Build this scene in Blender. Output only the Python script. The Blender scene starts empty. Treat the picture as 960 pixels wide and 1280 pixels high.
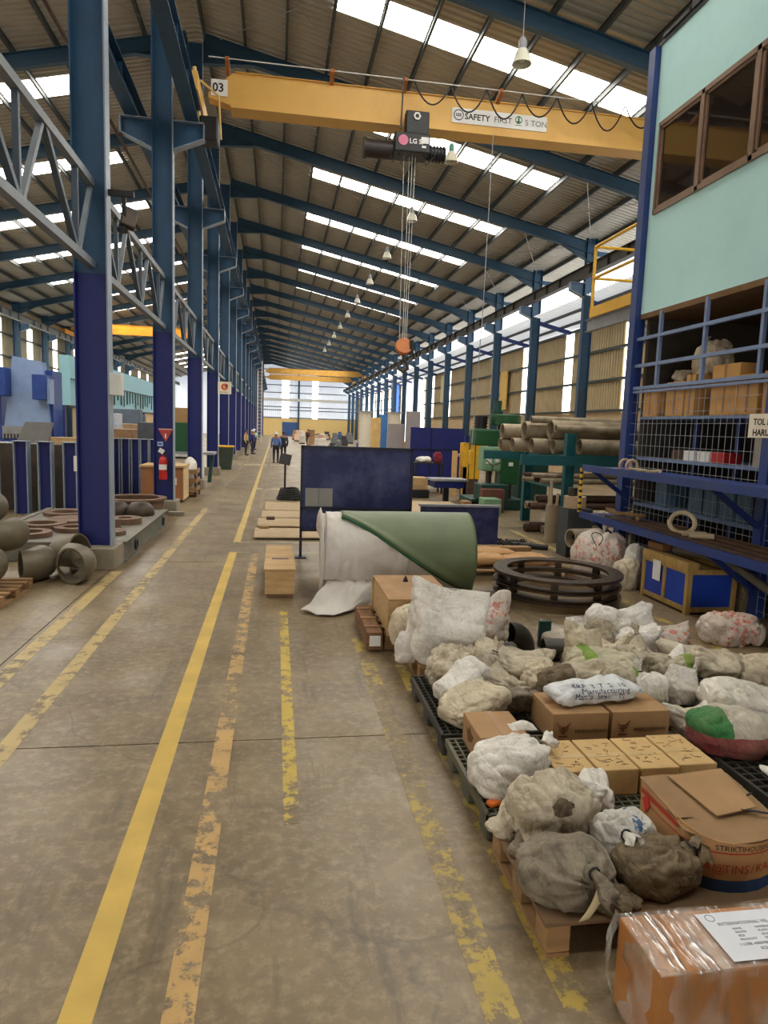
import bpy, bmesh, math, random
from mathutils import Vector, Matrix, Euler, noise
C = bpy.context.scene.collection
SC = bpy.context.scene
R = math.radians
PI = math.pi

# ---------------------------------------------------------------- camera
H, F = 2.1, 850.0
yaw, pitch, roll = R(9.18), R(7.03), R(-2.0)
f0 = Vector((math.sin(yaw)*math.cos(pitch), math.cos(yaw)*math.cos(pitch), -math.sin(pitch)))
r0 = Vector((math.cos(yaw), -math.sin(yaw), 0)); d0 = f0.cross(r0)
rr = math.cos(roll)*r0 + math.sin(roll)*d0; dd = -math.sin(roll)*r0 + math.cos(roll)*d0
cam = bpy.data.objects.new('camera', bpy.data.cameras.new('camera')); C.objects.link(cam)
mw = Matrix.Identity(4)
for i in range(3):
    mw[i][0] = rr[i]; mw[i][1] = -dd[i]; mw[i][2] = -f0[i]
mw[2][3] = H
cam.matrix_world = mw
cam.data.sensor_fit = 'VERTICAL'; cam.data.sensor_height = 32.0
cam.data.lens = F/1280*32.0
cam.data.clip_start = .05; cam.data.clip_end = 600
SC.camera = cam

# ---------------------------------------------------------------- light
SC.view_settings.view_transform = 'Standard'; SC.view_settings.look = 'None'
SC.view_settings.gamma = 1; SC.view_settings.exposure = 1.22
w = bpy.data.worlds.new('sky'); SC.world = w; w.use_nodes = True
bg = w.node_tree.nodes['Background']
bg.inputs[0].default_value = (1.0, .98, .94, 1); bg.inputs[1].default_value = 1.6     # bright even overcast
SKYLIGHT = 6.0       # the translucent roof sheets glow with daylight
WALLSHEET = 2.6

# ---------------------------------------------------------------- helpers
class MB:
    def __init__(s): s.v = []; s.f = []
    def add(s, v, f):
        n = len(s.v); s.v += [tuple(p) for p in v]; s.f += [tuple(i+n for i in q) for q in f]; return s
    def box(s, x0, x1, y0, y1, z0, z1):
        return s.add([(x0,y0,z0),(x1,y0,z0),(x1,y1,z0),(x0,y1,z0),(x0,y0,z1),(x1,y0,z1),(x1,y1,z1),(x0,y1,z1)],
                     [(0,3,2,1),(4,5,6,7),(0,1,5,4),(1,2,6,5),(2,3,7,6),(3,0,4,7)])
    def obox(s, c, sx, sy, sz, rot=(0,0,0)):
        m = Euler(rot).to_matrix(); c = Vector(c); v = []
        for z in (-.5,.5):
            for x, y in ((-.5,-.5),(.5,-.5),(.5,.5),(-.5,.5)): v.append(c + m @ Vector((x*sx, y*sy, z*sz)))
        return s.add(v, [(0,3,2,1),(4,5,6,7),(0,1,5,4),(1,2,6,5),(2,3,7,6),(3,0,4,7)])
    def frame(s, p, q, up=(0,0,1)):
        p, q = Vector(p), Vector(q); t = (q-p).normalized(); u = Vector(up)
        if abs(t.dot(u)) > .98: u = Vector((0,1,0))
        a = t.cross(u).normalized(); b = a.cross(t)
        return p, q, a, b
    def prism(s, p, q, prof, up=(0,0,1)):          # profile of (side, up) pairs swept p -> q
        p, q, a, b = s.frame(p, q, up); n = len(prof); v = []
        for o in (p, q):
            for x, y in prof: v.append(o + a*x + b*y)
        f = [(i, (i+1)%n, n+(i+1)%n, n+i) for i in range(n)] + [tuple(range(n-1,-1,-1)), tuple(range(n,2*n))]
        return s.add(v, f)
    def bar(s, p, q, w, h, up=(0,0,1)):
        return s.prism(p, q, [(-w/2,-h/2),(w/2,-h/2),(w/2,h/2),(-w/2,h/2)], up)
    def ibeam(s, p, q, h, b, tf=.015, tw=.012, up=(0,0,1)):   # web stands along "up"
        for y0, y1, x in ((-h/2,-h/2+tf,b/2),(h/2-tf,h/2,b/2),(-h/2+tf,h/2-tf,tw/2)):
            s.prism(p, q, [(-x,y0),(x,y0),(x,y1),(-x,y1)], up)
        return s
    def tube(s, pts, r, n=8, cap=True):
        pts = [Vector(p) for p in pts]; v = []; f = []
        rs = r if isinstance(r, (list, tuple)) else [r]*len(pts)
        t0 = (pts[1]-pts[0]).normalized(); a = t0.orthogonal().normalized()
        for i, p in enumerate(pts):
            t = (pts[min(i+1,len(pts)-1)]-pts[max(i-1,0)]).normalized()
            a = (a - t*a.dot(t)).normalized(); b = t.cross(a)
            for k in range(n):
                g = 2*PI*k/n; v.append(p + (a*math.cos(g)+b*math.sin(g))*rs[i])
        for i in range(len(pts)-1):
            for k in range(n): f.append((i*n+k, i*n+(k+1)%n, (i+1)*n+(k+1)%n, (i+1)*n+k))
        if cap: f += [tuple(range(n-1,-1,-1)), tuple(range((len(pts)-1)*n, len(pts)*n))]
        return s.add(v, f)
    def pipe(s, p, q, ro, ri, n=20):               # hollow tube with wall thickness
        p, q, a, b = s.frame(p, q); v = []; f = []
        for o, r in ((p,ri),(p,ro),(q,ro),(q,ri)):
            for k in range(n):
                g = 2*PI*k/n; v.append(o + (a*math.cos(g)+b*math.sin(g))*r)
        for j in range(4):
            for k in range(n): f.append((j*n+k, j*n+(k+1)%n, ((j+1)%4)*n+(k+1)%n, ((j+1)%4)*n+k))
        return s.add(v, f)
    def lathe(s, prof, c=(0,0,0), n=20, m=None, closed=False):
        c = Vector(c); v = []; f = []
        for r, z in prof:
            for k in range(n):
                g = 2*PI*k/n; p = Vector((r*math.cos(g), r*math.sin(g), z)); v.append(c + (m @ p if m else p))
        L = len(prof)
        for j in range(L if closed else L-1):
            for k in range(n): f.append((j*n+k, j*n+(k+1)%n, ((j+1)%L)*n+(k+1)%n, ((j+1)%L)*n+k))
        if not closed:
            if prof[0][0] > 1e-4: f.append(tuple(range(n-1,-1,-1)))
            if prof[-1][0] > 1e-4: f.append(tuple(range((L-1)*n, L*n)))
        return s.add(v, f)
    def ring(s, c, ro, ri, z0, z1, n=40, m=None): return s.lathe([(ri,z0),(ro,z0),(ro,z1),(ri,z1)], c, n, m, True)
    def grid(s, fn, nu, nv, wu=False, wv=False):
        v = [fn(i/(nu if wu else nu-1), j/(nv if wv else nv-1)) for j in range(nv) for i in range(nu)]; f = []
        for j in range(nv if wv else nv-1):
            for i in range(nu if wu else nu-1):
                f.append((j*nu+i, j*nu+(i+1)%nu, ((j+1)%nv)*nu+(i+1)%nu, ((j+1)%nv)*nu+i))
        return s.add(v, f)
    def build(s, name, mat, parent=None, at=None, smooth=False, bevel=0, solid=0):
        o0 = Vector((0,0,0))
        if at is not None: o0 = Vector(at)
        elif parent is not None and not parent.get('_local'): o0 = root_loc(parent)
        me = bpy.data.meshes.new(name)
        me.from_pydata([tuple(Vector(p)-o0) for p in s.v], [], s.f)
        bm = bmesh.new(); bm.from_mesh(me); bmesh.ops.recalc_face_normals(bm, faces=bm.faces); bm.to_mesh(me); bm.free()
        me.materials.append(mat)
        if smooth:
            me.shade_smooth()
            if smooth != 'full': me.set_sharp_from_angle(angle=R(40))
        o = bpy.data.objects.new(name, me); C.objects.link(o)
        if parent is not None:
            o.parent = parent
            if parent.get('_local'): o['_local'] = 1
        elif at is not None: o.location = at
        if solid:
            m = o.modifiers.new('thick', 'SOLIDIFY'); m.thickness = solid; m.offset = 0
        if bevel:
            m = o.modifiers.new('bevel', 'BEVEL'); m.width = bevel; m.segments = 2; m.limit_method = 'ANGLE'
        return o
def root_loc(o):
    p = Vector((0,0,0))
    while o is not None: p += o.location; o = o.parent
    return p
def tag(o, label, cat, group=None, kind=None):
    o['label'] = label; o['category'] = cat
    if group: o['group'] = group
    if kind: o['kind'] = kind
    return o
def thing(name, label, cat, loc=(0,0,0), rotz=0, group=None, local=False):
    o = bpy.data.objects.new(name, None); C.objects.link(o)
    o.location = loc; o.rotation_euler = (0,0,rotz); o.empty_display_size = .1
    if local or rotz: o['_local'] = 1
    return tag(o, label, cat, group)
def struct(o): o['kind'] = 'structure'; return o
def dup(root, loc, rotz=None, label=None, group=None):
    r = root.copy(); C.objects.link(r); r.location = loc
    if rotz is not None: r.rotation_euler = (0,0,rotz)
    if label: r['label'] = label
    if group: r['group'] = group
    for ch in list(root.children):
        c = ch.copy(); C.objects.link(c); c.parent = r
        for g in list(ch.children):
            d = g.copy(); C.objects.link(d); d.parent = c
    return r
def text(s, size, loc, rot, mat, parent, name='lettering', bold=0, align='LEFT', sx=1):
    cu = bpy.data.curves.new('t', 'FONT'); cu.body = s; cu.size = size; cu.align_x = align; cu.offset = bold
    cu.resolution_u = 2; cu.extrude = .0006
    t = bpy.data.objects.new('t', cu); C.objects.link(t)
    me = bpy.data.meshes.new_from_object(t); bpy.data.objects.remove(t)
    m = Matrix.Translation(loc) @ Euler(rot).to_matrix().to_4x4() @ Matrix.Diagonal((sx,1,1,1))
    if parent is not None and not parent.get('_local'): m = Matrix.Translation(-root_loc(parent)) @ m
    me.transform(m); me.materials.clear(); me.materials.append(mat)
    o = bpy.data.objects.new(name, me); C.objects.link(o); o.parent = parent
    return o
ORD = 'first second third fourth fifth sixth seventh eighth ninth tenth eleventh twelfth thirteenth fourteenth fifteenth sixteenth seventeenth eighteenth nineteenth twentieth twenty-first twenty-second twenty-third'.split()

# ---------------------------------------------------------------- materials
def lin(r, g, b):
    f = lambda c: (c/255/12.92) if c/255 <= .04045 else ((c/255+.055)/1.055)**2.4
    return (f(r), f(g), f(b), 1)
MATS = {}
class NT:
    def __init__(s, name):
        s.m = bpy.data.materials.new(name); s.m.use_nodes = True; s.t = s.m.node_tree
        s.b = s.t.nodes['Principled BSDF']; s.out = s.t.nodes['Material Output']
        s.tc = s.t.nodes.new('ShaderNodeTexCoord'); s.obj = s.tc.outputs['Object']
    def n(s, typ, **k):
        x = s.t.nodes.new('ShaderNode'+typ)
        for a, v in k.items(): setattr(x, a, v)
        return x
    def l(s, a, b): s.t.links.new(a, b)
    def noise(s, scale, detail=4, vec=None, stretch=None, rough=.55):
        x = s.n('TexNoise'); x.inputs['Scale'].default_value = scale; x.inputs['Detail'].default_value = detail; x.inputs['Roughness'].default_value = rough
        v = vec or s.obj
        if stretch:
            mp = s.n('Mapping'); mp.inputs['Scale'].default_value = stretch; s.l(v, mp.inputs[0]); v = mp.outputs[0]
        s.l(v, x.inputs['Vector']); return x.outputs['Fac']
    def ramp(s, fac, stops):
        x = s.n('ValToRGB'); e = x.color_ramp.elements
        while len(e) < len(stops): e.new(.5)
        for el, (p, c) in zip(e, stops):
            el.position = p; el.color = c if isinstance(c, tuple) else (c,c,c,1)
        s.l(fac, x.inputs[0]); return x.outputs[0]
    def mix(s, fac, a, b, mode='MIX'):
        x = s.n('Mix', data_type='RGBA', blend_type=mode)
        for inp, v in ((x.inputs[0], fac), (x.inputs[6], a), (x.inputs[7], b)):
            if hasattr(v, 'is_linked') or hasattr(v, 'links'): s.l(v, inp)
            else: inp.default_value = v
        return x.outputs[2]
    def math(s, op, a, b=0):
        x = s.n('Math', operation=op)
        for inp, v in ((x.inputs[0], a), (x.inputs[1], b)):
            if hasattr(v, 'links'): s.l(v, inp)
            else: inp.default_value = v
        return x.outputs[0]
    def bump(s, h, strength=.3, dist=.01):
        x = s.n('Bump'); x.inputs['Strength'].default_value = strength; x.inputs['Distance'].default_value = dist
        s.l(h, x.inputs['Height']); s.l(x.outputs[0], s.b.inputs['Normal'])
    def rand(s):
        return s.n('ObjectInfo').outputs['Random']
def M(name, rgb, rough=.6, metal=0.0, var=.16, scale=4, dirt=None, dirt_amt=.5, dscale=2.5, bump=0, bscale=30, stretch=None, jitter=0):
    if name in MATS: return MATS[name]
    t = NT(name); c = lin(*rgb)
    lo = tuple(x*(1-var) for x in c[:3])+(1,); hi = tuple(min(1,x*(1+var)) for x in c[:3])+(1,)
    col = t.ramp(t.noise(scale, 5, stretch=stretch), [(.3,lo),(.7,hi)])
    if dirt:
        d = t.ramp(t.noise(dscale, 6, stretch=stretch, rough=.65), [(.45,0.0),(.68,dirt_amt)])
        col = t.mix(d, col, lin(*dirt))
    if jitter:
        hs = t.n('HueSaturation'); t.l(col, hs.inputs['Color'])
        v = t.math('MULTIPLY_ADD', t.rand(), jitter); t.t.nodes[-1].inputs[2].default_value = 1-jitter/2
        t.l(v, hs.inputs['Value']); col = hs.outputs[0]
    t.l(col, t.b.inputs['Base Color']); t.b.inputs['Roughness'].default_value = rough; t.b.inputs['Metallic'].default_value = metal
    if bump: t.bump(t.noise(bscale, 4, stretch=stretch), bump)
    MATS[name] = t.m; return t.m
def emis(name, rgb, k, base=.8):
    t = NT(name); c = lin(*rgb)
    t.b.inputs['Base Color'].default_value = (base,base,base,1)
    t.b.inputs['Emission Color'].default_value = c; t.b.inputs['Emission Strength'].default_value = k
    t.b.inputs['Roughness'].default_value = .6
    return t.m

def concrete_col(t):
    n1 = t.noise(.35, 6); n2 = t.noise(2.2, 8, rough=.7); n3 = t.noise(14, 6, rough=.7)
    col = t.ramp(n1, [(.32, lin(118,100,74)),(.68, lin(148,128,96))])
    col = t.mix(t.ramp(n2, [(.36,0.0),(.66,.75)]), col, lin(96,82,60))
    col = t.mix(t.ramp(n3, [(.47,0.0),(.70,.6)]), col, lin(168,150,118))
    sc = t.noise(5, 5, stretch=(1.0,.12,1), rough=.7)
    col = t.mix(t.ramp(sc, [(.56,0.0),(.68,.6)]), col, lin(80,70,54))
    return col, n3
def concrete(name='concrete_floor'):
    t = NT(name); col, n3 = concrete_col(t)
    vo = t.n('TexVoronoi', feature='DISTANCE_TO_EDGE'); vo.inputs['Scale'].default_value = .22
    wob = t.n('TexNoise'); wob.inputs['Scale'].default_value = 1.1; wob.inputs['Detail'].default_value = 5
    add = t.n('VectorMath', operation='MULTIPLY_ADD'); t.l(t.obj, wob.inputs[0]); t.l(wob.outputs['Color'], add.inputs[0])
    add.inputs[1].default_value = (1.1,1.1,0); t.l(t.obj, add.inputs[2]); t.l(add.outputs[0], vo.inputs['Vector'])
    cr = t.ramp(vo.outputs['Distance'], [(.0,.3),(.0012,0.0)])
    col = t.mix(cr, col, lin(58,50,40))
    t.l(col, t.b.inputs['Base Color']); 
    t.l(t.ramp(t.noise(1.3,5), [(.3,.30),(.7,.55)]), t.b.inputs['Roughness'])
    t.bump(n3, .12, .01); return t.m
def floor_paint(name, rgb, wear):
    t = NT(name); col, n3 = concrete_col(t)
    a = t.noise(9, 9, rough=.75); b = t.noise(1.6, 4); 
    m = t.math('ADD', a, t.math('MULTIPLY', b, .55))
    k = t.ramp(m, [(wear-.03, 0.0),(wear+.03, .93)])
    pc = t.ramp(t.noise(3,5), [(.3, lin(*[x*.88 for x in rgb])),(.7, lin(*rgb))])
    t.l(t.mix(k, col, pc), t.b.inputs['Base Color']); t.b.inputs['Roughness'].default_value = .55
    t.bump(n3, .1, .01); return t.m
NAVY = M('navy_paint', (9,24,104), .5, var=.12, scale=2, dirt=(18,32,92), dirt_amt=.35)
TEAL = M('blue_upper_paint', (34,74,106), .5, var=.14, scale=2, dirt=(34,58,80), dirt_amt=.4)
FLG = M('pale_flange_and_sheen', (136,148,164), .45, var=.1)
DKTEAL = M('rafter_paint', (38,70,92), .5, var=.12)
PURL = M('purlin_paint', (62,66,66), .6)
RUST = M('rusty_steel', (84,60,44), .75, var=.3, scale=6, dirt=(52,40,34))
STEEL = M('dark_steel', (66,60,54), .5, .5, var=.25, scale=5, dirt=(92,70,50), dirt_amt=.4)
GREYS = M('grey_paint_steel', (150,152,156), .5, var=.12, dirt=(110,104,98), dirt_amt=.4)
YEL = M('crane_yellow', (222,174,88), .5, var=.1, scale=1.2, dirt=(168,118,52), dirt_amt=.35, dscale=1.2)
YEL2 = M('safety_yellow', (222,170,40), .5, var=.1)
BLK = M('black_paint', (26,26,28), .5, var=.2)
RUB = M('black_rubber', (22,21,20), .7)
WHT = M('white_paper', (232,230,226), .7, var=.04)
WHTM = M('white_metal', (214,214,208), .5, var=.06)
RED = M('red_paint', (190,34,30), .4, var=.1)
WOOD = M('pallet_wood', (158,122,80), .8, var=.28, scale=5, dirt=(96,74,50), bump=.25, bscale=22, stretch=(1,9,9), jitter=.25)
WOODY = M('pallet_wood_long', (154,118,78), .8, var=.28, scale=5, dirt=(96,74,50), bump=.25, bscale=22, stretch=(9,1,9), jitter=.25)
PLY = M('plywood', (196,162,112), .7, var=.16, scale=3, dirt=(158,122,80), stretch=(1,6,6), jitter=.12)
CARD = M('cardboard', (176,138,96), .85, var=.08, scale=3, dirt=(150,112,74), dirt_amt=.5, jitter=.12)
CARDL = M('pale_carton', (206,172,116), .85, var=.08, scale=4, dirt=(160,124,80), dirt_amt=.6, jitter=.1)
CONC = M('concrete_block', (150,140,122), .85, var=.14, scale=6, dirt=(110,100,84), bump=.3)
INK = M('black_ink', (38,36,36), .8)
REDINK = M('red_ink', (170,52,30), .8)
PIPE = M('pipe_steel', (180,164,138), .5, .25, var=.2, scale=3, dirt=(94,80,64), dirt_amt=.6)
ELB = M('elbow_steel', (112,102,82), .5, .2, var=.16, scale=4, dirt=(86,78,62), dirt_amt=.5)
GRN = M('machine_green', (30,86,48), .45, var=.16, scale=4, dirt=(34,70,44))
LGRN = M('machine_pale_green', (120,160,126), .5, var=.12)
DGRN = M('dark_green', (24,66,58), .5, var=.18)
# ================================================================ SETTING
YN, YF = -14.0, 130.0
CYS = [10.1+6*k for k in range(20)]
XR, XL, XC = 13.0, -18.0, -2.5          # right wall row, left wall row, middle row of columns
sheetR = lambda x: 13.62-.213*(x-XC)
sheetL = lambda x: 13.62+.235*(x-XC)
FLOORM = concrete()
floor = MB().box(-21, 18, YN-3, YF+4, -.5, -.03).build('floor', M('joint_filler',(60,52,42),.9)); struct(floor)
xs = [-20.5, -8.0, -2.27, 4.95, 9.0, 17.5]; ys = [YN-2.5]+[4.4+6.0*k for k in range(0,21)]+[YF+3.5]
for i in range(5):
    for j in range(len(ys)-1):
        g = .006
        s_ = MB().box(xs[i]+g, xs[i+1]-g, ys[j]+g, ys[j+1]-g, -.3, 0).build('slab', FLOORM, floor)
def line(x0, x1, y0, y1, mat): return MB().box(x0, x1, y0, y1, 0, .0015).build('painted_line', mat, floor)
Y1 = floor_paint('paint_bright', (214,178,80), .52); Y2 = floor_paint('paint_orange', (202,162,98), .765)
Y3 = floor_paint('paint_scuffed', (206,176,66), .76); Y4 = floor_paint('paint_worn', (186,160,72), .80)
Y5 = floor_paint('paint_pale', (196,170,110), .73); Y6 = floor_paint('paint_white', (214,196,152), .66)
line(-.725,-.605,-1,11.2,Y1); line(-.72,-.60,12.15,124,floor_paint('paint_bright_far',(204,174,98),.66))
line(-.37,-.255,-1,11.2,Y2); line(-.40,-.30,12.6,60,M('x',(1,1,1)) if 0 else floor_paint('paint_orange_faint',(200,164,104),.92))
line(.07,.155,3.4,7.6,Y3); line(.775,.905,1.2,6.6,Y4); line(1.08,1.19,1.2,6.6,Y4)
line(-2.22,-2.08,2.0,9.7,Y5); line(-1.725,-1.60,1.5,17,Y5); line(-1.70,-1.60,19,60,floor_paint('paint_pale_faint',(200,178,130),.88))
line(-.605,2.6,11.17,11.2,Y6); line(-.60,2.6,12.15,12.19,Y6); line(-.6,1.6,22.3,22.5,Y6); line(-1.9,1.5,35.5,35.9,Y6)
line(4.4,4.52,3.5,9.4,Y4); line(5.0,5.12,11.2,14,Y5)

# ---- roof
ROOF = NT('roof_sheet')
_c = ROOF.ramp(ROOF.noise(.3,3), [(.3, lin(158,153,142)),(.7, lin(176,170,156))])
ROOF.l(_c, ROOF.b.inputs['Base Color']); ROOF.b.inputs['Roughness'].default_value = .5; ROOF.b.inputs['Metallic'].default_value = .15
ROOF = ROOF.m
def corr_y(y):   # trapezoid rib height, pitch 0.25 m
    u = (y/.25) % 1.0
    return .05 if u < .3 else (0 if .42 < u < .88 else (.05*(.42-u)/.12 if u <= .42 else .05*(u-.88)/.12))
def sheet_mesh(xa, xb, fz, y0, y1, dz=0):
    mb = MB(); y = y0; rows = []
    step = [0, .3, .42, .88]; k = math.floor(y0/.25); ysl = []
    while k*.25 < y1:
        for u in step:
            yy = (k+u)*.25
            if y0 < yy < y1: ysl.append(yy)
        k += 1
    ysl = [y0]+ysl+[y1]; v = []; f = []
    for i, yy in enumerate(ysl):
        h = corr_y(yy)+dz
        v += [(xa, yy, fz(xa)+h), (xb, yy, fz(xb)+h)]
        if i: f.append((2*i-2, 2*i, 2*i+1, 2*i-1))
    return mb.add(v, f)
SKY = emis('skylight_sheet', (255,250,240), SKYLIGHT)
skyY = [(18.55+6.06*(k-1)-.55, 18.55+6.06*(k-1)+.55) for k in range(-2, 19)]
mb = MB()
def roof_side(xa, xb, fz, s0, s1):     # opaque sheets around the skylight openings
    cur = YN
    for a, b in skyY:
        for p in (sheet_mesh(xa, xb, fz, cur, a),): mb.add(p.v, p.f)
        for xx in ((xa, s0), (s1, xb)):
            p = sheet_mesh(xx[0], xx[1], fz, a, b); mb.add(p.v, p.f)
        cur = b
    p = sheet_mesh(xa, xb, fz, cur, YF); mb.add(p.v, p.f)
roof_side(XC, 14.9, sheetR, 1.35, 9.75)
roof_side(-19.9, XC, sheetL, -14.75, -6.35)
ceiling = mb.build('ceiling', ROOF); struct(ceiling)
for a, b in skyY:
    sheet_mesh(1.35, 9.75, sheetR, a, b).build('skylight', SKY, ceiling)
    sheet_mesh(-14.75, -6.35, sheetL, a, b).build('skylight', SKY, ceiling)
MB().bar((XC,YN,13.75),(XC,YF,13.75),.7,.02).build('ridge_cap', ROOF, ceiling)
k = 0
for i in range(-1, 14):
    x = XC+1.43+1.2*i
    if x > 14.8: continue
    z = sheetR(x)-.1
    mbp = MB().ibeam((x,YN,z),(x,YF,z),.19,.07,.012,.01); mbp.build('purlin', PURL, ceiling)
for i in range(0, 15):
    x = XC-1.43-1.2*i
    if x < -19.8: continue
    z = sheetL(x)-.1
    MB().ibeam((x,YN,z),(x,YF,z),.19,.07,.012,.01).build('purlin', PURL, ceiling)

# ---- unseen end wall added behind the camera; its gap lets in front fill light
wf_ = MB().box(-21, -9, YN-.2, YN, 0, 3).box(5, 16, YN-.2, YN, 0, 3).build('wall_front_unseen', M('front_render',(150,132,104),.85)); struct(wf_)
vf = MB().box(-21, -9, YN-.1, YN-.02, 3, 13.8).box(5, 16, YN-.1, YN-.02, 3, 13.8).box(-9, 5, YN-.1, YN-.02, 5.6, 13.8).build('cladding', M('front_cladding',(120,108,86),.6), wf_)
# ---- right wall beyond the lean-to
CLAD = M('wall_cladding', (192,172,132), .55, var=.1, scale=1.5, dirt=(160,138,100), dirt_amt=.3)
BLOCKW = M('rendered_blockwork', (206,178,138), .85, var=.08, dirt=(176,146,108), dirt_amt=.5)
WSH = emis('wall_translucent_sheet', (255,252,240), WALLSHEET)
XW = 15.2
def vclad(xw, y0, y1, z0, z1, axis='x', sgn=1):
    v = []; f = []; k = math.floor(y0/.25); yl = [y0]
    while k*.25 < y1:
        for u in (0,.3,.42,.88):
            yy = (k+u)*.25
            if y0 < yy < y1: yl.append(yy)
        k += 1
    yl.append(y1)
    for i, yy in enumerate(yl):
        h = corr_y(yy)*sgn
        if axis == 'x': v += [(xw+h, yy, z0), (xw+h, yy, z1)]
        else: v += [(yy, xw+h, z0), (yy, xw+h, z1)]
        if i: f.append((2*i-2, 2*i-1, 2*i+1, 2*i))
    return MB().add(v, f)
D0, D1 = 70.0, 84.0                      # open loading doorway
wallr = MB().box(XW+.02, XW+.22, YN, D0, 0, 3.2).box(XW+.02, XW+.22, D1, YF, 0, 3.2).build('wall_right', BLOCKW); struct(wallr)
strips = [34.65+6.35*k for k in range(-3, 8)]+[86.5+3*k for k in range(14)]
cur = YN
for s_ in strips:
    hw = .5 if s_ < 84 else .8
    a, b = s_-hw, s_+hw
    if D0-.6 < s_ < D1+.6: continue
    seg = [(cur, a)] if not (cur < D0 < a) else [(cur, D0), (D1, a)]
    for p, q in seg: vclad(XW, p, q, 3.2, 7.4).build('cladding', CLAD, wallr)
    vclad(XW, a, b, 3.2, 7.4).build('translucent_sheet', WSH, wallr)
    cur = b
vclad(XW, cur, YF, 3.2, 7.4).build('cladding', CLAD, wallr)
for z in (3.25, 4.66, 6.07, 7.35):
    for p, q in ((YN, D0), (D1, YF)): MB().bar((XW-.1,p,z),(XW-.1,q,z),.14,.12).build('girt', PURL, wallr)
LEAN = emis('lean_to_sheet', (232,240,246), .2, .7)
leanf = lambda x: 7.98-.22*(x-12.9)
p = sheet_mesh(12.9, 15.6, leanf, YN, YF); lr = p.build('lean_to_roof', LEAN, wallr)
for x in (13.6, 14.5): MB().bar((x,YN,leanf(x)-.08),(x,YF,leanf(x)-.08),.06,.14).build('purlin', PURL, wallr)
# ---- far wall
FARW = emis('far_cladding', (206,222,246), .2, .75); FARY = M('far_yellow_render', (236,206,140), .8, var=.06)  # cladding glows faintly, added to brighten the far end of the hall
fw = MB().box(-3, 16, YF, YF+.2, 0, 3.3).build('wall_back', FARY); struct(fw)
vclad(YF, -3, 1.0, 3.3, 13.6, 'y').build('cladding', FARW, fw); vclad(YF, 2.3, 6.6, 3.3, 13.6, 'y').build('cladding', FARW, fw)
vclad(YF, 7.7, 16, 3.3, 13.6, 'y').build('cladding', FARW, fw)
vclad(YF, 1.0, 2.3, 3.3, 10.6, 'y').build('translucent_sheet', WSH, fw); vclad(YF, 6.6, 7.7, 3.3, 10.6, 'y').build('translucent_sheet', WSH, fw)
vclad(YF, 1.0, 2.3, 10.6, 13.6, 'y').build('cladding', FARW, fw); vclad(YF, 6.6, 7.7, 10.6, 13.6, 'y').build('cladding', FARW, fw)
for z in (3.4, 4.8, 5.4, 8.0, 9.4, 10.8, 12.2): MB().bar((-3,YF-.1,z),(16,YF-.1,z),.14,.14).build('girt', PURL, fw)
MB().bar((-3,YF-.3,6.7),(16,YF-.3,6.7),.4,.5).build('wind_beam', WHTM, fw)
MB().bar((4.1,YF-.2,0),(4.1,YF-.2,13),.32,.32).build('wind_post', DKTEAL, fw)
MB().box(1.1, 4.0, YF-.06, YF, 0, 2.6).build('door_1', M('far_blue_door',(58,92,150),.5)).__setitem__('kind','structure')
# ---- left wall
XLW = -18.5
wl = MB().box(XLW-.25, XLW-.02, YN, YF, 0, 3.0).build('wall_left', BLOCKW); struct(wl)
CLADL = M('wall_cladding_left', (182,170,142), .55, var=.08, dirt=(150,138,112), dirt_amt=.3)
cur = YN
for k in range(0, 20):
    s_ = 14.2+6*k; a, b = s_-.6, s_+.6
    vclad(XLW, cur, a, 3.0, 10.0, sgn=-1).build('cladding', CLADL, wl); vclad(XLW, a, b, 3.0, 8.6, sgn=-1).build('translucent_sheet', WSH, wl)
    vclad(XLW, a, b, 8.6, 10.0, sgn=-1).build('cladding', CLADL, wl); cur = b
vclad(XLW, cur, YF, 3.0, 10, sgn=-1).build('cladding', CLADL, wl)
for z in (3.05, 4.6, 6.1, 7.6): MB().bar((XLW+.1,YN,z),(XLW+.1,YF,z),.14,.12).build('girt', PURL, wl)
vclad(YF, -21, -3, 0, 13.6, 'y').build('cladding', FARW, fw)

# ================================================================ FRAME
def column(label, x, k, group, zt, bracket, lo=NAVY, plinth=True, zp=4.05):
    y = CYS[k]; t = thing('steel_column', label, 'column', (x, y, 0), 0, group)
    w_ = .44; b = .24
    def sh(z0, z1, name, m):
        mb = MB().box(x-w_/2+.02, x+w_/2-.02, y-.008, y+.008, z0, z1)
        o = mb.build(name, m, t)
        for sx in (-1, 1):
            xx = x+sx*(w_/2-.01)
            MB().box(xx-.01, xx+.01, y-b/2, y+b/2, z0, z1).build('flange', FLG if sx > 0 and lo is NAVY else m, o)  # aisle-side flange coloured pale to paint in its glancing sheen
        return o
    zb = .3 if plinth else 0
    sh(zb, zp, 'lower_shaft', lo); sh(zp, zt, 'upper_shaft', TEAL)
    if plinth: MB().box(x-.3, x+.3, y-.3, y+.3, 0, zb).build('plinth', CONC, t, bevel=.01)
    for sx in bracket:
        x0 = x+sx*w_/2; x1 = x+sx*.86
        mb = MB().box(min(x0,x1), max(x0,x1), y-.012, y+.012, 8.16, 8.46)
        mb.add([(x0,y-.012,7.88),(x0,y-.012,8.16),(x1,y-.012,8.16),(x0,y+.012,7.88),(x0,y+.012,8.16),(x1,y+.012,8.16)],
               [(0,1,2),(5,4,3),(0,2,5,3)])
        br = mb.build('bracket', TEAL, t)
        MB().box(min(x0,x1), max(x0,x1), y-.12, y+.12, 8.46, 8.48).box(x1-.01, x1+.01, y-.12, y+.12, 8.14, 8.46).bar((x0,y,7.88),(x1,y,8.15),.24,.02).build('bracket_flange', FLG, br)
    return t
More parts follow.
